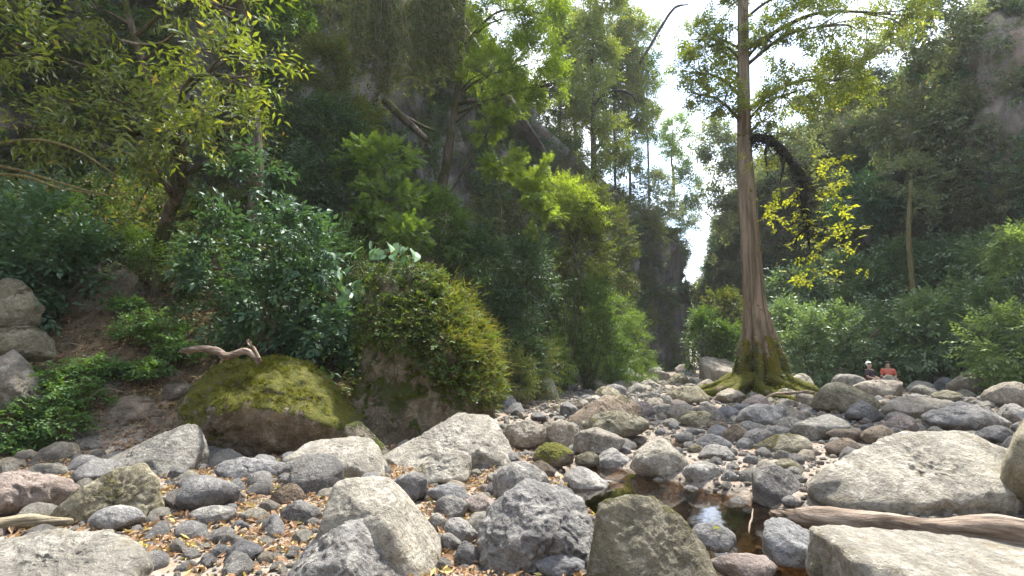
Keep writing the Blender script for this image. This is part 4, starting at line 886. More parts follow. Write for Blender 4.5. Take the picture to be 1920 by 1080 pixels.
    for q, (x0, x1, yt, yb, D) in enumerate(lobes):
        cc = np.array(at((x0 + x1) / 2, (yt + yb) / 2, D)); W, H = (x1 - x0) / FPX * D, (yb - yt) / FPX * D; rad = np.array([W / 2, .4 * W, H / 2])
        ns = int(np.clip(3.8 * W * H / (.15 ** 2 * 6 * .22), 60, 620)); ncl = max(6, ns // 14); p, d = lobe(r, cc, rad, ncl, ns // ncl, .25, .2, .3); fo.add(p, d, .15, 'broad', 6)
        s0 = c[int(np.argmin(np.abs(c[:, 2] - (cc[2] - .8))))]; ln = np.linalg.norm(cc - s0); mid = (s0 + cc) / 2 + [0, 0, .14 * ln]
        t2 = Tubes().add([s0, mid, cc], .035 + .014 * ln, .03, 7, 14, .15)
        for _ in range(6):
            e = cc + r.uniform(-.85, .85, 3) * rad; t2.add([mid * .3 + cc * .7, (cc + e) / 2 + r.normal(size=3) * .1, e], .03, .008, 5, 8)
        t2.build('limb', B['bark'], root).matrix_parent_inverse = inv
    fo.build('crown', L['yellow'], root).matrix_parent_inverse = inv
big_tree()

DS = 1.33
# ---- near left: tree hanging over the bank
tree('overhanging_tree', [(300, 470, 9.2), (318, 400, 9.0), (345, 330, 8.7), (330, 250, 8.2), (290, 180, 7.8), (250, 60, 7.6), (220, -60, 7.6)], [.16, .15, .13, .11, .09, .07, .05],
     [(-60, 110, 10, 150, 7), (60, 230, 90, 215, 7.2), (-60, 120, 160, 300, 6.8), (150, 320, 180, 290, 7.2), (270, 400, -10, 110, 7.2), (330, 470, 60, 190, 7), (395, 535, 90, 200, 6.9), (380, 505, 180, 300, 7.0), (250, 400, 230, 330, 7.3), (60, 260, 230, 330, 7.1), (300, 420, 120, 240, 7.4), (400, 500, -30, 70, 7.3), (100, 240, -40, 60, 7.4),
      (-100, 120, -160, 0, 7.6), (200, 420, -200, -40, 8)],
     L['yellow'], .22, 'lance', 'leaning tree overhanging the left bank with sunlit yellow green leaves', 'bark', .5, 1, 7, .42, extra=[
         ([(-60, 300, 6.8), (30, 318, 6.7), (120, 345, 6.7), (200, 365, 6.8), (245, 360, 6.9)], [.035, .03, .024, .016, .008], 'stem'), ([(-60, 325, 6.8), (40, 330, 6.6), (110, 352, 6.6), (170, 362, 6.7)], [.03, .026, .02, .008], 'stem'),
         ([(-40, 275, 6.8), (60, 262, 6.6), (140, 280, 6.6), (220, 330, 6.7)], [.03, .024, .018, .008], 'stem'), ([(345, 330, 8.7), (400, 300, 8), (455, 280, 7.4), (482, 300, 7.2)], [.05, .035, .022, .01], 'bark'), ([(225, 75, 7.6), (260, 82, 7.4), (300, 80, 7.4), (330, 60, 7.3)], [.03, .022, .018, .01], 'pale')], cap=520)
for k, (a, b_, lab) in enumerate((([(200, 430, 9.6), (190, 380, 9.6), (215, 330, 9.4)], .03, 'thin dark sapling stem furthest left under the overhanging tree'), ([(245, 440, 9.8), (262, 380, 9.7), (300, 320, 9.6)], .035, 'thin dark sapling stem left of the overhanging trunk'), ([(400, 420, 9.4), (398, 350, 9.3), (420, 300, 9.2)], .028, 'thin upright sapling stem right of the overhanging trunk'))):
    tree('sapling', a, [b_, b_ * .8, b_ * .4], [(a[-1][0] - 40, a[-1][0] + 40, a[-1][1] - 50, a[-1][1] + 10, a[-1][2])], L['deep'], .11, 'lance', lab, 'bark', .5, 30 + k, 6)
DS = 1.1
# canopy added over the left bank, mostly above the view, to shade it
tree('bank_tree', [(480, 330, 12.5), (470, 150, 12.5), (450, -50, 12.5), (430, -250, 12.5)], [.2, .18, .15, .1], [(380, 600, -420, -230, 14), (250, 520, -330, -120, 12.5), (0, 300, -320, -90, 12.5), (420, 680, -330, -120, 12.5), (520, 640, -90, 60, 13), (-250, 60, -250, -20, 11), (330, 560, -120, -10, 12.5)], L['mid'], .16, 'broad', 'tall tree added on the left bank, its crown above the view shading the bank', 'bark', 1.0, 2, cap=1300)
DS = 1.33
def sh(boxes, mat, Ls, kind, label, dens=1.0, seed=0, **k): return plant(k.pop('name', 'shrub'), boxes, L[mat], Ls, kind, label, k.pop('cat', 'shrub'), dens, seed=seed, **k)
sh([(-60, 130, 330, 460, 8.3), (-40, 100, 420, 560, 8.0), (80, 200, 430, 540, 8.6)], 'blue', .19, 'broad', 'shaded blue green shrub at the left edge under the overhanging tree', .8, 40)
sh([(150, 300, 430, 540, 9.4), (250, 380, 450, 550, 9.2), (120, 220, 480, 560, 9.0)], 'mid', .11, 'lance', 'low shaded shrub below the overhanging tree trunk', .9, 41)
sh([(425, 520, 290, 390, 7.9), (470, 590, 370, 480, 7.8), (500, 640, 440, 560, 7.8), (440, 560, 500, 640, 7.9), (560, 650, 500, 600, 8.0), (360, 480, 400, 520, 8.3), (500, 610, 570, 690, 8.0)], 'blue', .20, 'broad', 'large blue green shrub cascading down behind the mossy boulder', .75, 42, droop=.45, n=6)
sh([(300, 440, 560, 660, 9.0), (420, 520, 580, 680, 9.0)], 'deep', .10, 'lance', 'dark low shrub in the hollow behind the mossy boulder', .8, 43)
DS = 1.2
sh([(520, 680, 180, 330, 13.5), (480, 620, 290, 420, 12.5), (590, 680, 300, 420, 12.8)], 'deep', .13, 'broad', 'dark shrub on the left bank above the cascading blue green one', .9, 44)
sh([(545, 660, 60, 200, 15), (560, 720, 180, 300, 15)], 'olive', .12, 'broad', 'olive shrub hanging high on the left rock wall', .9, 45, droop=.4)
sh([(640, 790, 255, 350, 12.8), (660, 800, 340, 410, 12.4), (700, 820, 410, 470, 12.0), (640, 720, 380, 440, 12.4)], 'bright', .14, 'palm', 'bright green layered sapling behind the overgrown rock', .62, 46, name='sapling', cat='sapling', fill=.25, n=6)
sh([(600, 760, 420, 520, 13.3), (740, 880, 360, 500, 13.6)], 'mid', .12, 'broad', 'mid green shrub filling the bank behind the bright sapling', .9, 47)
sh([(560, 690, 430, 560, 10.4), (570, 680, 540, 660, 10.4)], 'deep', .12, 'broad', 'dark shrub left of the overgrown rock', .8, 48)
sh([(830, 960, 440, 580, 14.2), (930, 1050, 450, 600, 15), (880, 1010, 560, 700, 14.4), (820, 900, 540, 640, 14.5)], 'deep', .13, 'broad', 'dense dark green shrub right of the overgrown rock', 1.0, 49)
sh([(935, 1000, 650, 730, 13.2), (985, 1050, 640, 715, 14.5)], 'olive', .10, 'lance', 'low olive shrub at the water side foot of the left bank', .9, 50)
sh([(1000, 1070, 640, 705, 16.2)], 'bright', .12, 'lance', 'small bright green shrub touching the stones by the left bank', .8, 51, droop=.4)
sh([(1040, 1140, 340, 450, 19), (1050, 1150, 430, 540, 19)], 'olive', .15, 'broad', 'olive green shrub halfway up the left bank below the slender trees', .95, 52)
sh([(1040, 1160, 520, 640, 18.5), (1060, 1180, 600, 705, 19)], 'mid', .14, 'broad', 'rounded mid green shrub on the left bank before the dark cliff face', .95, 53)
sh([(1105, 1190, 390, 500, 25), (1110, 1185, 470, 580, 25)], 'olive', .17, 'broad', 'tall yellowish shrub leaning from the left wall', .9, 54)
sh([(1095, 1190, 555, 620, 21), (1140, 1225, 590, 650, 21.5), (1100, 1195, 630, 695, 21)], 'bright', .17, 'fern', 'bright feathery shrub spreading over the stones before the dark cliff face', .75, 55, droop=.5)
sh([(1180, 1270, 320, 420, 36), (1210, 1300, 390, 440, 39)], 'greyg', .24, 'broad', 'grey green shrub crowning the dark cliff face at the gap', .95, 56)
sh([(1255, 1310, 310, 400, 41), (1270, 1325, 370, 440, 42)], 'mid', .24, 'broad', 'small tree leaning into the gap from the dark cliff', .7, 57)
DS = 1.25
# ---- left slope trees
tree('curved_tree', [(828, 375, 16.5), (838, 310, 16.3), (846, 250, 16.1), (858, 180, 16), (866, 80, 16), (868, -60, 16)], [.24, .22, .19, .16, .13, .1],
     [(880, 1010, -20, 90, 15.5), (920, 1060, 60, 180, 15.3), (860, 980, 80, 190, 15.8), (900, 1020, 150, 230, 15.4), (960, 1075, -30, 80, 15.2), (860, 960, -120, 0, 15.6), (1000, 1070, 120, 200, 15)], L['lime'], .125, 'broad', 'curved dark tree on the left bank with a bright lime green crown', 'bark', .75, 60, extra=[
         ([(860, 195, 16), (885, 188, 15.6), (910, 198, 15.3), (935, 225, 15.1)], [.09, .08, .06, .02], 'bark'), ([(846, 360, 16.2), (880, 300, 15.8), (912, 250, 15.5), (930, 225, 15.2)], [.06, .05, .035, .012], 'bark')], cap=900)
sh([(895, 1000, 285, 350, 14.8), (940, 1045, 320, 400, 14.5), (980, 1048, 390, 450, 14.3), (890, 970, 200, 280, 15), (1000, 1040, 300, 350, 14.6)], 'lime', .17, 'palm', 'drooping lime green branches below the curved tree', .55, 61, name='sapling', cat='sapling', fill=.2, droop=.5, n=6)
sh([(1000, 1110, 330, 420, 17), (1030, 1130, 360, 440, 17.5)], 'lime', .14, 'broad', 'yellow green shrub right of the drooping lime branches', .7, 62)
for k, (px, yb, yt, D, rad, lobes, mat, lab) in enumerate((
    (1112, 345, 60, 29, .22, [(1060, 1160, 30, 130, 29), (1040, 1120, 110, 210, 29), (1110, 1180, 210, 290, 28.5), (1080, 1190, -50, 50, 29)], 'yellow', 'dark slender tree with a crooked branch on top of the left wall'),
    (1050, 330, 40, 31, .14, [(1010, 1090, 0, 100, 31), (1010, 1080, 220, 300, 31)], 'olive', 'slender tree furthest left on the left wall against the sky'),
    (1078, 330, 90, 33, .12, [(1050, 1120, 150, 240, 33)], 'mid', 'thin tree between two slender trees on the left wall'),
    (1152, 340, 60, 33, .11, [(1120, 1200, 60, 150, 33), (1150, 1210, 130, 210, 33)], 'olive', 'thin straight tree right of the crooked one on the left wall'),
    (1180, 345, 100, 35, .11, [(1150, 1240, 20, 110, 35), (1165, 1235, 180, 260, 35)], 'yellow', 'pale thin tree with an olive crown near the sky gap'),
    (1215, 350, 150, 37, .10, [(1180, 1250, 90, 180, 36), (1200, 1240, 190, 280, 37)], 'mid', 'thin tree at the right end of the left wall row'),
    (1262, 340, 240, 41, .14, [(1235, 1300, 212, 290, 41), (1245, 1290, 270, 330, 41)], 'bright', 'rounded tree standing alone in the sky gap'))):
    tree('slender_tree', [(px + 2, yb + 30, D), (px, (yb + yt) / 2 + 30, D), (px - 3, yt + 60, D), (px, yt, D)], [rad, rad * .85, rad * .6, rad * .3], lobes + ([] if k > 4 else []) + [] if k > 4 else lobes + [(px - 42, px + 42, yt - 70, yt + 40, D), (px - 35, px + 40, yt + 70, yt + 150, D - .5), (px - 40, px + 30, yb - 70, yb, D), (px - 60, px + 20, yt + 120, yt + 210, D + .5), (px - 20, px + 60, yt + 20, yt + 110, D + .5)], L[mat], .25, 'broad', lab, 'bark', .8, 70 + k, 6, fill=.25, crel=.3, cap=700, to_ground=False, extra=(
        [([(1112, 200, 29), (1125, 182, 28.8), (1160, 170, 28.6), (1185, 178, 28.5), (1192, 195, 28.5)], [.14, .13, .11, .09, .04], 'dark'), ([(1112, 290, 29), (1130, 265, 28.8), (1145, 235, 28.6)], [.1, .08, .04], 'dark')] if k == 0 else
        [([(1180, 140, 35), (1205, 110, 34), (1240, 50, 33), (1265, 15, 32), (1290, 8, 32)], [.14, .13, .12, .11, .05], 'bark')] if k == 4 else ()))
# ---- hanging vines over the grey left wall
for k, (x0, x1, yb, lab) in enumerate(((650, 700, 150, 'leftmost grey curtain of vines hanging on the upper left wall'), (705, 760, 185, 'wide grey curtain of vines in the middle of the upper left wall'), (765, 815, 165, 'narrow curtain of vines left of the curved tree'), (815, 860, 140, 'short curtain of vines touching the curved tree'))):
    r = np.random.default_rng(90 + k); D = 19.5; fo = Foliage(90 + k); tb = Tubes(); tp = at((x0 + x1) / 2, -120, D); root = empty('hanging_vine', tuple(tp)); tag(root, lab, 'vine'); inv = Matrix.Translation(root.location).inverted()
    for q in range(34):
        x = r.uniform(x0, x1); ye = yb + r.uniform(-70, 15); dq = D + r.uniform(-.4, .4); p0 = np.array(at(x, -120, dq)); p1 = np.array(at(x + r.uniform(-30, 30), ye, dq)); mid = (p0 + p1) / 2 + r.normal(size=3) * .35; tb.add([p0, mid, p1], .012, .006, 4, 8)
        cc = catmull([p0, mid, p1], 60); dd = r.normal(size=(60, 3)); dd[:, 2] -= .7; fo.add(cc + r.normal(size=(60, 3)) * .16, dd, .13, 'broad', 5)
    tb.build('stem', B['pale'], root).matrix_parent_inverse = inv; fo.build('foliage', L['vine'], root).matrix_parent_inverse = inv
tree('leaning_log', [(722, 190, 15.6), (760, 225, 15.2), (800, 262, 14.9)], [.16, .15, .10], [], L['mid'], .1, 'broad', 'broken brown trunk leaning against the left rock wall', 'bark', to_ground=False, cat='dead wood')
tree('leaning_branch', [(735, 205, 15.8), (790, 235, 15.4), (815, 245, 15.2)], [.07, .06, .04], [], L['mid'], .1, 'broad', 'thin pale branch lying across the broken trunk on the left wall', 'bark', to_ground=False, cat='dead wood')
DS = 1.0
# ---- right bank
for k, (boxes, mat, Ls, lab, dn) in enumerate((
    ([(1296, 1350, 585, 665, 27), (1335, 1390, 600, 670, 27)], 'mid', .17, 'green shrub at the foot of the gap left of the big tree', .9),
    ([(1330, 1388, 545, 620, 29)], 'olive', .18, 'yellowish shrub half hidden behind the big tree', .8),
    ([(1440, 1505, 570, 690, 25.5)], 'silver', .19, 'narrow shrub touching the right side of the big trunk', .9),
    ([(1485, 1560, 590, 700, 23.5), (1545, 1625, 575, 690, 23.5)], 'silver', .17, 'rounded glossy shrub with brownish shoots right of the big tree', 1.0),
    ([(1600, 1700, 575, 680, 24.5), (1680, 1780, 560, 670, 24.5)], 'silver', .18, 'dark glossy shrub behind the seated people', .95),
    ([(1440, 1540, 500, 600, 28.5), (1530, 1640, 480, 590, 28.5)], 'silver', .21, 'silvery shrub bank under the golden spray', .95),
    ([(1630, 1740, 460, 580, 27.5), (1730, 1830, 440, 550, 27)], 'silver', .21, 'silvery shrub high on the right bank under the rock overhang', .95),
    ([(1690, 1800, 550, 660, 22), (1790, 1900, 530, 650, 21.5)], 'silver', .18, 'bright leafy shrub above the broad half mossy boulder', .95),
    ([(1800, 1960, 440, 560, 24)], 'silver', .19, 'leafy shrub near the right edge under the cliff', .95),
    ([(1870, 1990, 425, 520, 19.5)], 'palegreen', .16, 'sunlit light green shrub at the right edge, upper one', .9),
    ([(1830, 1990, 570, 690, 18.8)], 'palegreen', .15, 'sunlit pale green shrub at the right edge, lower one', .9),
    ([(1560, 1660, 330, 450, 29.5), (1640, 1720, 300, 420, 29.5)], 'blue', .22, 'blue green shrub hanging from the right cliff beside the golden spray', .9),
    ([(1500, 1600, 110, 240, 31), (1440, 1530, 240, 330, 33)], 'greyg', .24, 'grey green tree hanging from the cliff behind the big tree crown', .9),
    ([(1600, 1720, 60, 200, 28.5), (1640, 1780, 180, 320, 28)], 'greyg', .23, 'large drooping grey green shrub in the middle of the right cliff', .9),
    ([(1740, 1860, 160, 330, 26.5), (1800, 1930, 250, 370, 26)], 'greyg', .22, 'drooping grey green shrub below the bare rock on the right cliff', .9),
    ([(1700, 1830, -20, 130, 26.5)], 'greyg', .22, 'drooping shrub at the top of the right cliff beside the bare rock', .9),
    ([(1310, 1395, 225, 320, 42), (1335, 1400, 300, 400, 42), (1345, 1395, 380, 460, 42)], 'greyg', .25, 'grey shrub overhanging the gap from the right cliff', .85),
    ([(1300, 1370, 255, 330, 43), (1310, 1360, 330, 400, 43.5)], 'greyg', .26, 'dusky loose shrub reaching into the sky gap', .4))):
    sh(boxes, mat, Ls * 1.25, 'broad', lab, dn * 1.25, 120 + k, n=6, droop=(.5 if mat == 'greyg' else .15), stems=4)
tree('bank_tree', [(1706, 480, 25), (1704, 420, 25), (1708, 340, 25.5)], [.13, .11, .08], [(1660, 1760, 290, 370, 25.5), (1690, 1750, 360, 420, 25)], L['greyg'], .2, 'broad', 'pale rooty trunk standing against the right cliff', 'stem', .8, 150)
tree('leaning_branch', [(1620, 655, 22.8), (1640, 625, 22.8), (1672, 602, 23)], [.07, .065, .04], [], L['mid'], .1, 'broad', 'bare brown branch leaning in the bushes behind the seated people', 'bark', cat='dead wood')
# ---- beyond the gap
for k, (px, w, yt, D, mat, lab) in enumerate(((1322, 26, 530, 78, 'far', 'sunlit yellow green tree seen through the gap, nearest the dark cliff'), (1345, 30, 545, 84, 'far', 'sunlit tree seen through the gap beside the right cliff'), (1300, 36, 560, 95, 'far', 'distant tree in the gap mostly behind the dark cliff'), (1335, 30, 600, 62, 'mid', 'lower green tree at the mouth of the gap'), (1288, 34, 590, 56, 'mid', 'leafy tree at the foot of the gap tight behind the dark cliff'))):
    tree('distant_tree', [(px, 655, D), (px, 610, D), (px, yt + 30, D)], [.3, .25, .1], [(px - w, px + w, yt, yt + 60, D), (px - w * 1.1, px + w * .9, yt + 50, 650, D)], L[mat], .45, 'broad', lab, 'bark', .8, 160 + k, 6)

# ================================================================== LOW PLANTS
def herb(px, py, wpx, hpx, label, mat='herb', kind='broad', Ls=.09, seed=0, n=6, dens=1.0, name='herb', cat='herb', group=None, count=None):
    g = G(px, py); D = g.y; r = np.random.default_rng(300 + seed); W, H = wpx / FPX * D, hpx / FPX * D; root = empty(name, tuple(g)); tag(root, label, cat, group); fo = Foliage(seed); tb = Tubes()
    k = count or int(np.clip(7 * W * H / (Ls * Ls), 8, 90) * dens)
    for _ in range(k):
        a = r.uniform(0, 6.28); rr_ = r.random() ** .6 * W / 2; x, y = rr_ * math.cos(a), rr_ * math.sin(a) * .7; z0 = gz(g.x + x * .4, g.y + y * .4) - g.z; h = H * r.uniform(.35, 1) * (1 - .35 * (rr_ / (W / 2)) ** 2)
        tip = np.array([x, y, z0 + h]); b0 = np.array([x * .4, y * .4, z0 - .03]); tb.add([b0, (b0 + tip) / 2 + [0, 0, .05 * H], tip], .006, .003, 4, 6)
        m = 3; d = np.column_stack([np.cos(a + r.uniform(-1.6, 1.6, m)), np.sin(a + r.uniform(-1.6, 1.6, m)), r.uniform(-.2, .5, m)])
        fo.add(np.tile(tip, (m, 1)) - np.array([[0, 0, .12 * h * q] for q in range(m)]), d, Ls, kind, n)
    fo.build('foliage', L[mat], root); tb.build('stem', B['stem'], root); return root
H_ = [(20, 840, 110, 95, 'bright green weed in the lower left corner of the weed patch'), (60, 800, 100, 90, 'weed in the middle of the patch at the left edge'), (110, 830, 90, 70, 'weed at the outer rim of the patch beside the flat tan rock'), (10, 760, 90, 100, 'tall weed before the grey tan boulder at the left edge'), (150, 770, 80, 60, 'small weed above the flat tan rock'), (35, 850, 90, 40, 'low weed creeping onto the pale stones'), (95, 745, 80, 60, 'weed on the soil right of the grey tan boulder'), (160, 720, 70, 50, 'weed under the dark rock on the bank'),
      (255, 650, 60, 75, 'leafy herb on the left bank, first of three above the brown boulders'), (300, 665, 70, 85, 'leafy herb on the left bank, middle one of three above the brown boulders'), (335, 690, 55, 60, 'leafy herb nearest the dead branch on the mossy boulder'), (265, 715, 70, 40, 'low herb above the earthy brown boulder'), (225, 710, 50, 35, 'small herb by the dark rock in the soil'), (240, 590, 45, 35, 'small fresh herb high on the earth slope'), (60, 590, 40, 30, 'single sprig beside the tan topped boulder')]
for k, (px, py, w, h, lab) in enumerate(H_): herb(px, py, w, h, lab, 'herb', 'broad', .12 if k > 7 else .105, k, 5, .6)
for k, (px, py, lab) in enumerate(((80, 700, 'long arching yellow stalk over the weed patch'), (150, 790, 'yellow stalk leaning across the weeds'), (50, 640, 'pale bent stalk beside the left boulders'))):
    g = G(px, py); t = Tubes().add([(0, 0, -.05), (.12, 0, .35), (.4, -.05, .55), (.75, -.1, .5)] if k != 2 else [(0, 0, .4), (.2, 0, .35), (.4, 0, .05)], .014, .005, 6, 16); o = t.build('stalk', B['pale'], None); o.location = g; tag(o, lab, 'stalk')

# creeper, grass and big heart leaves growing over the tall rock
def on_rock(o, n, seed, sel):
    me = o.data; v = np.empty(len(me.vertices) * 3, np.float32); me.vertices.foreach_get('co', v); nn = np.empty_like(v); me.vertices.foreach_get('normal', nn); v = v.reshape(-1, 3).astype(float); nn = nn.reshape(-1, 3).astype(float)
    ok = np.where(sel(v, nn))[0]; k = np.random.default_rng(seed).choice(ok, n); return v[k] + np.array(o.location), nn[k]
me_o = ROCK_O.data; hO = max(v.co.z for v in me_o.vertices); wO = max(v.co.x for v in me_o.vertices)
loc = Vector(ROCK_O.location); inv = Matrix.Translation(loc).inverted(); r = np.random.default_rng(200)
cr = empty('creeper', loc); tag(cr, 'small leaved creeper draping the front and shoulder of the tall rock', 'creeper')
p, nn = on_rock(ROCK_O, 2700, 1, lambda v, n_: (v[:, 2] > hO * .16) & (n_[:, 1] < .35) & (v[:, 2] > hO * (.43 - .26 * np.clip(v[:, 0] / wO, -.3, 1)) + .5 * pnoise(v * 1.3)))
d = nn * .8 + r.normal(size=p.shape) * .5; d[:, 2] -= .35; fo = Foliage(5); fo.add(p + nn * r.uniform(0, .16, (len(p), 1)), d, .075, 'round', 6); fo.build('foliage', L['creeper'], cr).matrix_parent_inverse = inv
p, nn = on_rock(ROCK_O, 1100, 2, lambda v, n_: (v[:, 2] > hO * .3) & (n_[:, 1] < .4)); p = p[p[:, 2] > ROCK_O.location.z + hO * .42]; nn = nn[:len(p)]; d = nn * .6 + r.normal(size=p.shape) * .5; d[:, 2] -= .5; fo = Foliage(6); fo.add(p, d, .075, 'lance', 6); fo.build('foliage', L['mid'], cr).matrix_parent_inverse = inv
tb = Tubes()
for k in range(26):
    q = p[k * 15]; tb.add([q, q + [r.normal() * .1, -.12, -.35], q + [r.normal() * .2, -.15, -.8 - r.random() * .5]], .008, .004, 4, 7)
tb.build('stem', B['bark'], cr).matrix_parent_inverse = inv
gs_ = empty('grass_fringe', loc); tag(gs_, 'fringe of wispy grass along the sloping crest of the tall rock', 'grass')
p, nn = on_rock(ROCK_O, 1000, 3, lambda v, n_: (v[:, 0] > .25 * wO) & (n_[:, 0] + n_[:, 2] > .75) & (v[:, 2] > hO * .2)); d = nn + r.normal(size=p.shape) * .35; d[:, 2] += .25; fo = Foliage(7); fo.add(p, d, .22, 'blade', 4, .8); fo.build('foliage', L['grass'], gs_).matrix_parent_inverse = inv
for k, (px, py, w, h, lab) in enumerate(((690, 500, 110, 70, 'large heart shaped leaves on top of the tall rock'), (745, 480, 80, 60, 'heart leaved plant at the highest point of the tall rock'), (640, 540, 90, 70, 'heart leaved plant drooping left of the tall rock'))):
    b0 = np.array(at(px, py + 20, 10.9)); root = empty('heart_leaf_plant', tuple(b0)); tag(root, lab, 'plant'); fo = Foliage(220 + k); tb = Tubes(); rr_ = np.random.default_rng(221 + k)
    for q in range(15):
        tip = np.array([rr_.uniform(-.5, .5) * w / 80, rr_.uniform(-.5, .2), rr_.uniform(-.1, .55) * h / 60]); tb.add([(0, .1, -.15), tip * .6 + [0, 0, .1], tip], .012, .006, 5, 7); fl = Foliage(k * 40 + q); fl.add([tip], [(rr_.normal() * .6, -.7, -.55)], .30, 'heart', 1, .5); fl.build('leaf', L['heart'], root)
    tb.build('stem', B['stem'], root)
for k, (px, py, lab) in enumerate(((770, 525, 'fern hanging from the crest of the tall rock, upper one'), (800, 560, 'fern hanging from the shoulder of the tall rock, lower one'))):
    b0 = np.array(at(px, py, 10.4)); root = empty('fern', tuple(b0)); tag(root, lab, 'fern'); fo = Foliage(240 + k); rr_ = np.random.default_rng(241 + k)
    fo.add(np.zeros((9, 3)), np.column_stack([rr_.normal(size=9), -np.abs(rr_.normal(size=9)), rr_.uniform(-.3, .6, 9)]), .085, 'fern', 14); o = fo.build('frond', L['heart'], root)

# raised moss cushions on the mossy boulder, a part of it
for ob, n_t, sd in ((MOSSY, 5200, 31), (ROCK_O, 4200, 32)):
    p, nn = on_rock(ob, n_t, sd, lambda v, n_: (n_[:, 2] > .12) & ((v[:, 2] < .5 * hO) | (ob is MOSSY)) & (fbm(v * 2.2 + 3, 3) + .5 * n_[:, 2] > .28)); rr_ = np.random.default_rng(sd); d = nn + rr_.normal(size=p.shape) * .7; fo = Foliage(sd); fo.add(p - nn * .006, d, .022, 'round', 6)
    fo.build('moss', L['mosstuft'], ob).matrix_parent_inverse = Matrix.Translation(ob.location).inverted()
# ================================================================== DEAD WOOD, LITTER, PEOPLE
def lying(name, p0, p1, rad, label, bend=.05, seed=0, mat='drift', rough=.12, knots=(), cat='log'):
    """a log built along its own Z axis so that the grain runs with it"""
    p0, p1 = Vector(p0), Vector(p1); ln = (p1 - p0).length; r = np.random.default_rng(seed); pts = [(r.normal() * bend * .4, r.normal() * bend * .4, ln * t) for t in np.linspace(0, 1, 6)]
    t = Tubes().add(pts, rad, seg=22, n=90, rough=rough, seed=seed); o = t.build(name, B[mat], None)
    me = o.data; v = np.empty(len(me.vertices) * 3, np.float32); me.vertices.foreach_get('co', v); v = v.reshape(-1, 3)
    a = np.arctan2(v[:, 1], v[:, 0]); q = np.column_stack([np.cos(a) * 1.6, np.sin(a) * 1.6, v[:, 2] * .8]); g = fbm(q + seed, 4); v[:, :2] *= (1 - .13 * smooth(.1, .5, g))[:, None]     # splits along the grain
    e = smooth(.35, 0, v[:, 2]); v[:, :2] *= (1 - .55 * e * np.abs(pnoise(np.column_stack([np.cos(a) * 3, np.sin(a) * 3, v[:, 2] * 3]))))[:, None]; v[:, 2] -= e * .14 * pnoise(np.column_stack([np.cos(a) * 4, np.sin(a) * 4, v[:, 2] * 0]))
    me.vertices.foreach_set('co', v.ravel().astype(np.float32)); me.update()
    o.location = p0; o.rotation_euler = (p1 - p0).to_track_quat('Z', 'Y').to_euler(); tag(o, label, cat); return o
lying('driftwood_log', at(1455, 960, 4.95), at(2010, 1032, 4.0), [.06, .10, .115, .12, .125, .13, .135], 'weathered driftwood log lying across the pool onto the flat slab', .05, 3)
lying('dead_branch', at(350, 652, 8.9), at(486, 672, 8.3), [.055, .06, .055, .04], 'bare dead branch resting on top of the mossy boulder', .12, 5, 'drift', .2, cat='branch')
lying('dead_branch', at(466, 640, 8.6), at(486, 672, 8.3), [.02, .03], 'short stub rising beside the dead branch on the mossy boulder', .02, 6, 'drift', cat='branch')
lying('stick', at(858, 864, 8.0), at(910, 888, 7.5), [.02, .022, .015], 'brown stick among the stones before the long tan boulder', .04, 7, 'drift', cat='stick')
lying('stick', at(925, 860, 8.0), at(936, 900, 7.2), [.008, .01, .006], 'thin twig leaning near the smooth grey hump stone', .04, 8, 'drift', cat='stick')
lying('stick', at(-40, 1052, 4.2), at(112, 1000, 4.7), [.012, .014, .01], 'thin pale stick above the broad boulder in the lower left corner', .06, 9, 'drift', cat='stick')
lying('root_beam', at(-80, 990, 5.0), at(135, 975, 5.1), [.05, .06, .06, .03], 'flat tan driftwood root at the left edge', .04, 10, 'pale', cat='root')
lying('stick', at(1404, 1000, 4.6), at(1412, 955, 5.2), [.006, .009, .005], 'thin dead twig lying in the brown pool', .01, 12, 'drift', cat='stick')
lying('stick', at(1430, 742, 17.0), at(1528, 735, 17.4), [.03, .05, .04], 'thin dead branch lying under the mossy roots', .15, 13, 'drift', cat='stick')

# dry leaves: thick on the left, thin elsewhere
def litter_points():
    r = np.random.default_rng(60); P = []
    n = 42000; y = 3.3 + 7.2 * r.random(n) ** 1.25; x = r.uniform(-7.5, 1.6, n); ok = (np.abs(x / y) < 1.05) & (x < 1.5 - .12 * (y - 3.5)) & (pnoise(np.column_stack([x * 1.1, y * 1.1, np.zeros(n)])) > r.uniform(-.5, .3, n)); P.append(np.column_stack([x, y])[ok])
    n = 14000; x = r.uniform(-13, -2.0, n); y = r.uniform(8, 14, n); P.append(np.column_stack([x, y]))
    n = 2500; y = r.uniform(6, 19, n); x = r.uniform(0, 15, n); ok = pnoise(np.column_stack([x * .8, y * .8, np.zeros(n) + 5])) > .22; P.append(np.column_stack([x, y])[ok])
    p = np.vstack(P); ok = np.ones(len(p), bool)
    for (cx, cy_, rr_) in POOL: ok &= np.hypot(p[:, 0] - cx, p[:, 1] - cy_) > rr_ * 1.05
    p = p[ok]; return np.column_stack([p, ground_z(p[:, 0], p[:, 1]) + r.uniform(.004, .045, len(p))])
def dry_leaf(seed):
    r = np.random.default_rng(seed); v, f = leaf_tpl('broad'); v = v * [1, .95, 1]; v[:, 2] += r.uniform(-.2, .35) * (v[:, 0] - .5) ** 2 * 2 + r.uniform(.1, .5) * np.abs(v[:, 1]); v[:, 0] -= .5
    return mesh_np('dry_leaf', v, f, [L['dry']], False, {'lv': np.full(len(v), r.random())})
lp = litter_points(); r = np.random.default_rng(61)
gn_scatter('leaf_litter', lp, np.column_stack([r.normal(size=(len(lp), 2)) * .45, r.uniform(0, 6.28, len(lp))]), (.03 + .085 * r.random(len(lp)) ** 1.6), [source(dry_leaf(k), 'leaf_source') for k in range(9)], 'fallen orange brown leaves between the stones')
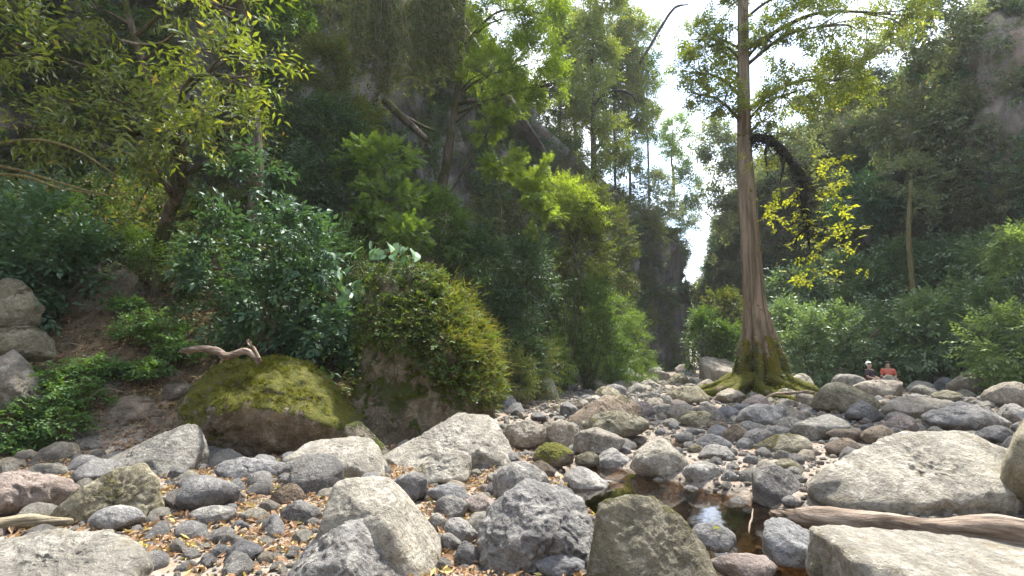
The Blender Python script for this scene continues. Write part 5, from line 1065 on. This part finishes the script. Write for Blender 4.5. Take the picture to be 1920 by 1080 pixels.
def fallen_leaf(px, py, D, s, c, lab):
    o = link('fallen_leaf', dry_leaf(70)); o.data.materials[0] = L[c]; o.location = at(px, py, D); o.scale = (s, s, s); o.rotation_euler = (.1, -.1, px); tag(o, lab, 'leaf')
fallen_leaf(1345, 990, 4.45, .09, 'gold', 'yellow leaf lying on the smooth grey stone at the pool edge')

def person(px, py, D, top, skin, hair, label, face, cap=None, trousers=(.03, .03, .04)):
    """seated figure: one continuous body grown over a skeleton; clothes and hair are its children"""
    base = Vector(at(px, py, D)); root = empty('person', tuple(base)); root.rotation_euler = (0, 0, face); tag(root, label, 'person')
    def skin_obj(name, verts, edges, radii, mat, sub=2):
        me = bpy.data.meshes.new(name); me.from_pydata(verts, edges, []); o = link(name, me, root); me.materials.append(mat)
        sm = o.modifiers.new('skin', 'SKIN'); 
        for i, q in enumerate(radii): me.skin_vertices[0].data[i].radius = (q, q)
        me.skin_vertices[0].data[0].use_root = True; sm.use_smooth_shade = True
        sb = o.modifiers.new('sub', 'SUBSURF'); sb.levels = sb.render_levels = sub; return o
    # pelvis at the seat, facing -Y
    V = [(0, 0, .10), (0, .02, .28), (0, .0, .46), (0, 0, .56), (0, -.015, .66), (0, -.02, .78),
         (.10, -.06, .09), (.15, -.42, .13), (.14, -.50, -.28), (.14, -.60, -.33), (-.10, -.06, .09), (-.15, -.42, .13), (-.14, -.50, -.28), (-.14, -.60, -.33),
         (.18, 0, .50), (.24, -.05, .26), (.14, -.26, .20), (.09, -.32, .19), (-.18, 0, .50), (-.24, -.05, .26), (-.14, -.26, .20), (-.09, -.32, .19)]
    E = [(0, 1), (1, 2), (2, 3), (3, 4), (4, 5), (0, 6), (6, 7), (7, 8), (8, 9), (0, 10), (10, 11), (11, 12), (12, 13), (2, 14), (14, 15), (15, 16), (16, 17), (2, 18), (18, 19), (19, 20), (20, 21)]
    Rr = [.14, .13, .14, .055, .09, .085, .09, .07, .05, .045, .09, .07, .05, .045, .06, .045, .036, .03, .06, .045, .036, .03]
    skin_obj('body', V, E, Rr, plain_mat('skin', skin))
    t = plain_mat('shirt', top); skin_obj('shirt', V[:3] + [V[14], (.235, -.04, .30), V[18], (-.235, -.04, .30)], [(0, 1), (1, 2), (2, 3), (3, 4), (2, 5), (5, 6)], [.165, .155, .16, .08, .065, .08, .065], t)
    skin_obj('trousers', [V[0], V[6], V[7], V[8], V[10], V[11], V[12]], [(0, 1), (1, 2), (2, 3), (0, 4), (4, 5), (5, 6)], [.16, .11, .088, .066, .11, .088, .066], plain_mat('trousers', trousers))
    hm = plain_mat('hair', cap or hair); hv, hf = ico(4); hp = hv * [.105, .115, .11] + [0, .012, .755]; hp = hp[:]; keep = ~((hv[:, 1] < -.25) & (hv[:, 2] < .35)); 
    idx = -np.ones(len(hv), int); idx[keep] = np.arange(keep.sum()); ff = hf[keep[hf].all(1)]; link('cap' if cap else 'hair', mesh_np('hair', hp[keep], idx[ff], [hm]), root)
    if cap:
        hv2 = hv * [.10, .06, .13] + [0, .07, .66]; link('hair', mesh_np('hair', hv2, hf, [plain_mat('long_hair', hair)]), root)
    return root
person(1632, 719, 21.2, (.05, .035, .045), (.42, .26, .19), (.02, .015, .012), 'person in dark clothes and white cap sitting among the far boulders', .5, (.75, .74, .72), (.16, .08, .08))
person(1667, 718, 21.3, (.55, .13, .08), (.42, .26, .18), (.03, .02, .015), 'dark haired person in an orange top sitting among the far boulders', -.4, None, (.5, .2, .16))


# ------------------------------------------------------------------ the milky air of the gorge
hm = bpy.data.materials.new('haze'); hm.use_nodes = True; hn = hm.node_tree; hn.nodes.clear()
ho = hn.nodes.new('ShaderNodeOutputMaterial'); hv = hn.nodes.new('ShaderNodeVolumePrincipled'); hv.inputs['Color'].default_value = (.93, .96, 1, 1); hv.inputs['Density'].default_value = HAZE; hv.inputs['Anisotropy'].default_value = .1
hn.links.new(hv.outputs[0], ho.inputs['Volume'])
bmh = bmesh.new(); bmesh.ops.create_cube(bmh, size=1.0); bmesh.ops.scale(bmh, vec=(1900, 1300, 44), verts=bmh.verts); meh = bpy.data.meshes.new('haze'); bmh.to_mesh(meh); bmh.free(); meh.materials.append(hm)
oh = link('haze', meh); oh.location = (0, 300, 20.5); tag(oh, 'thin milky haze filling the gorge', kind='stuff')
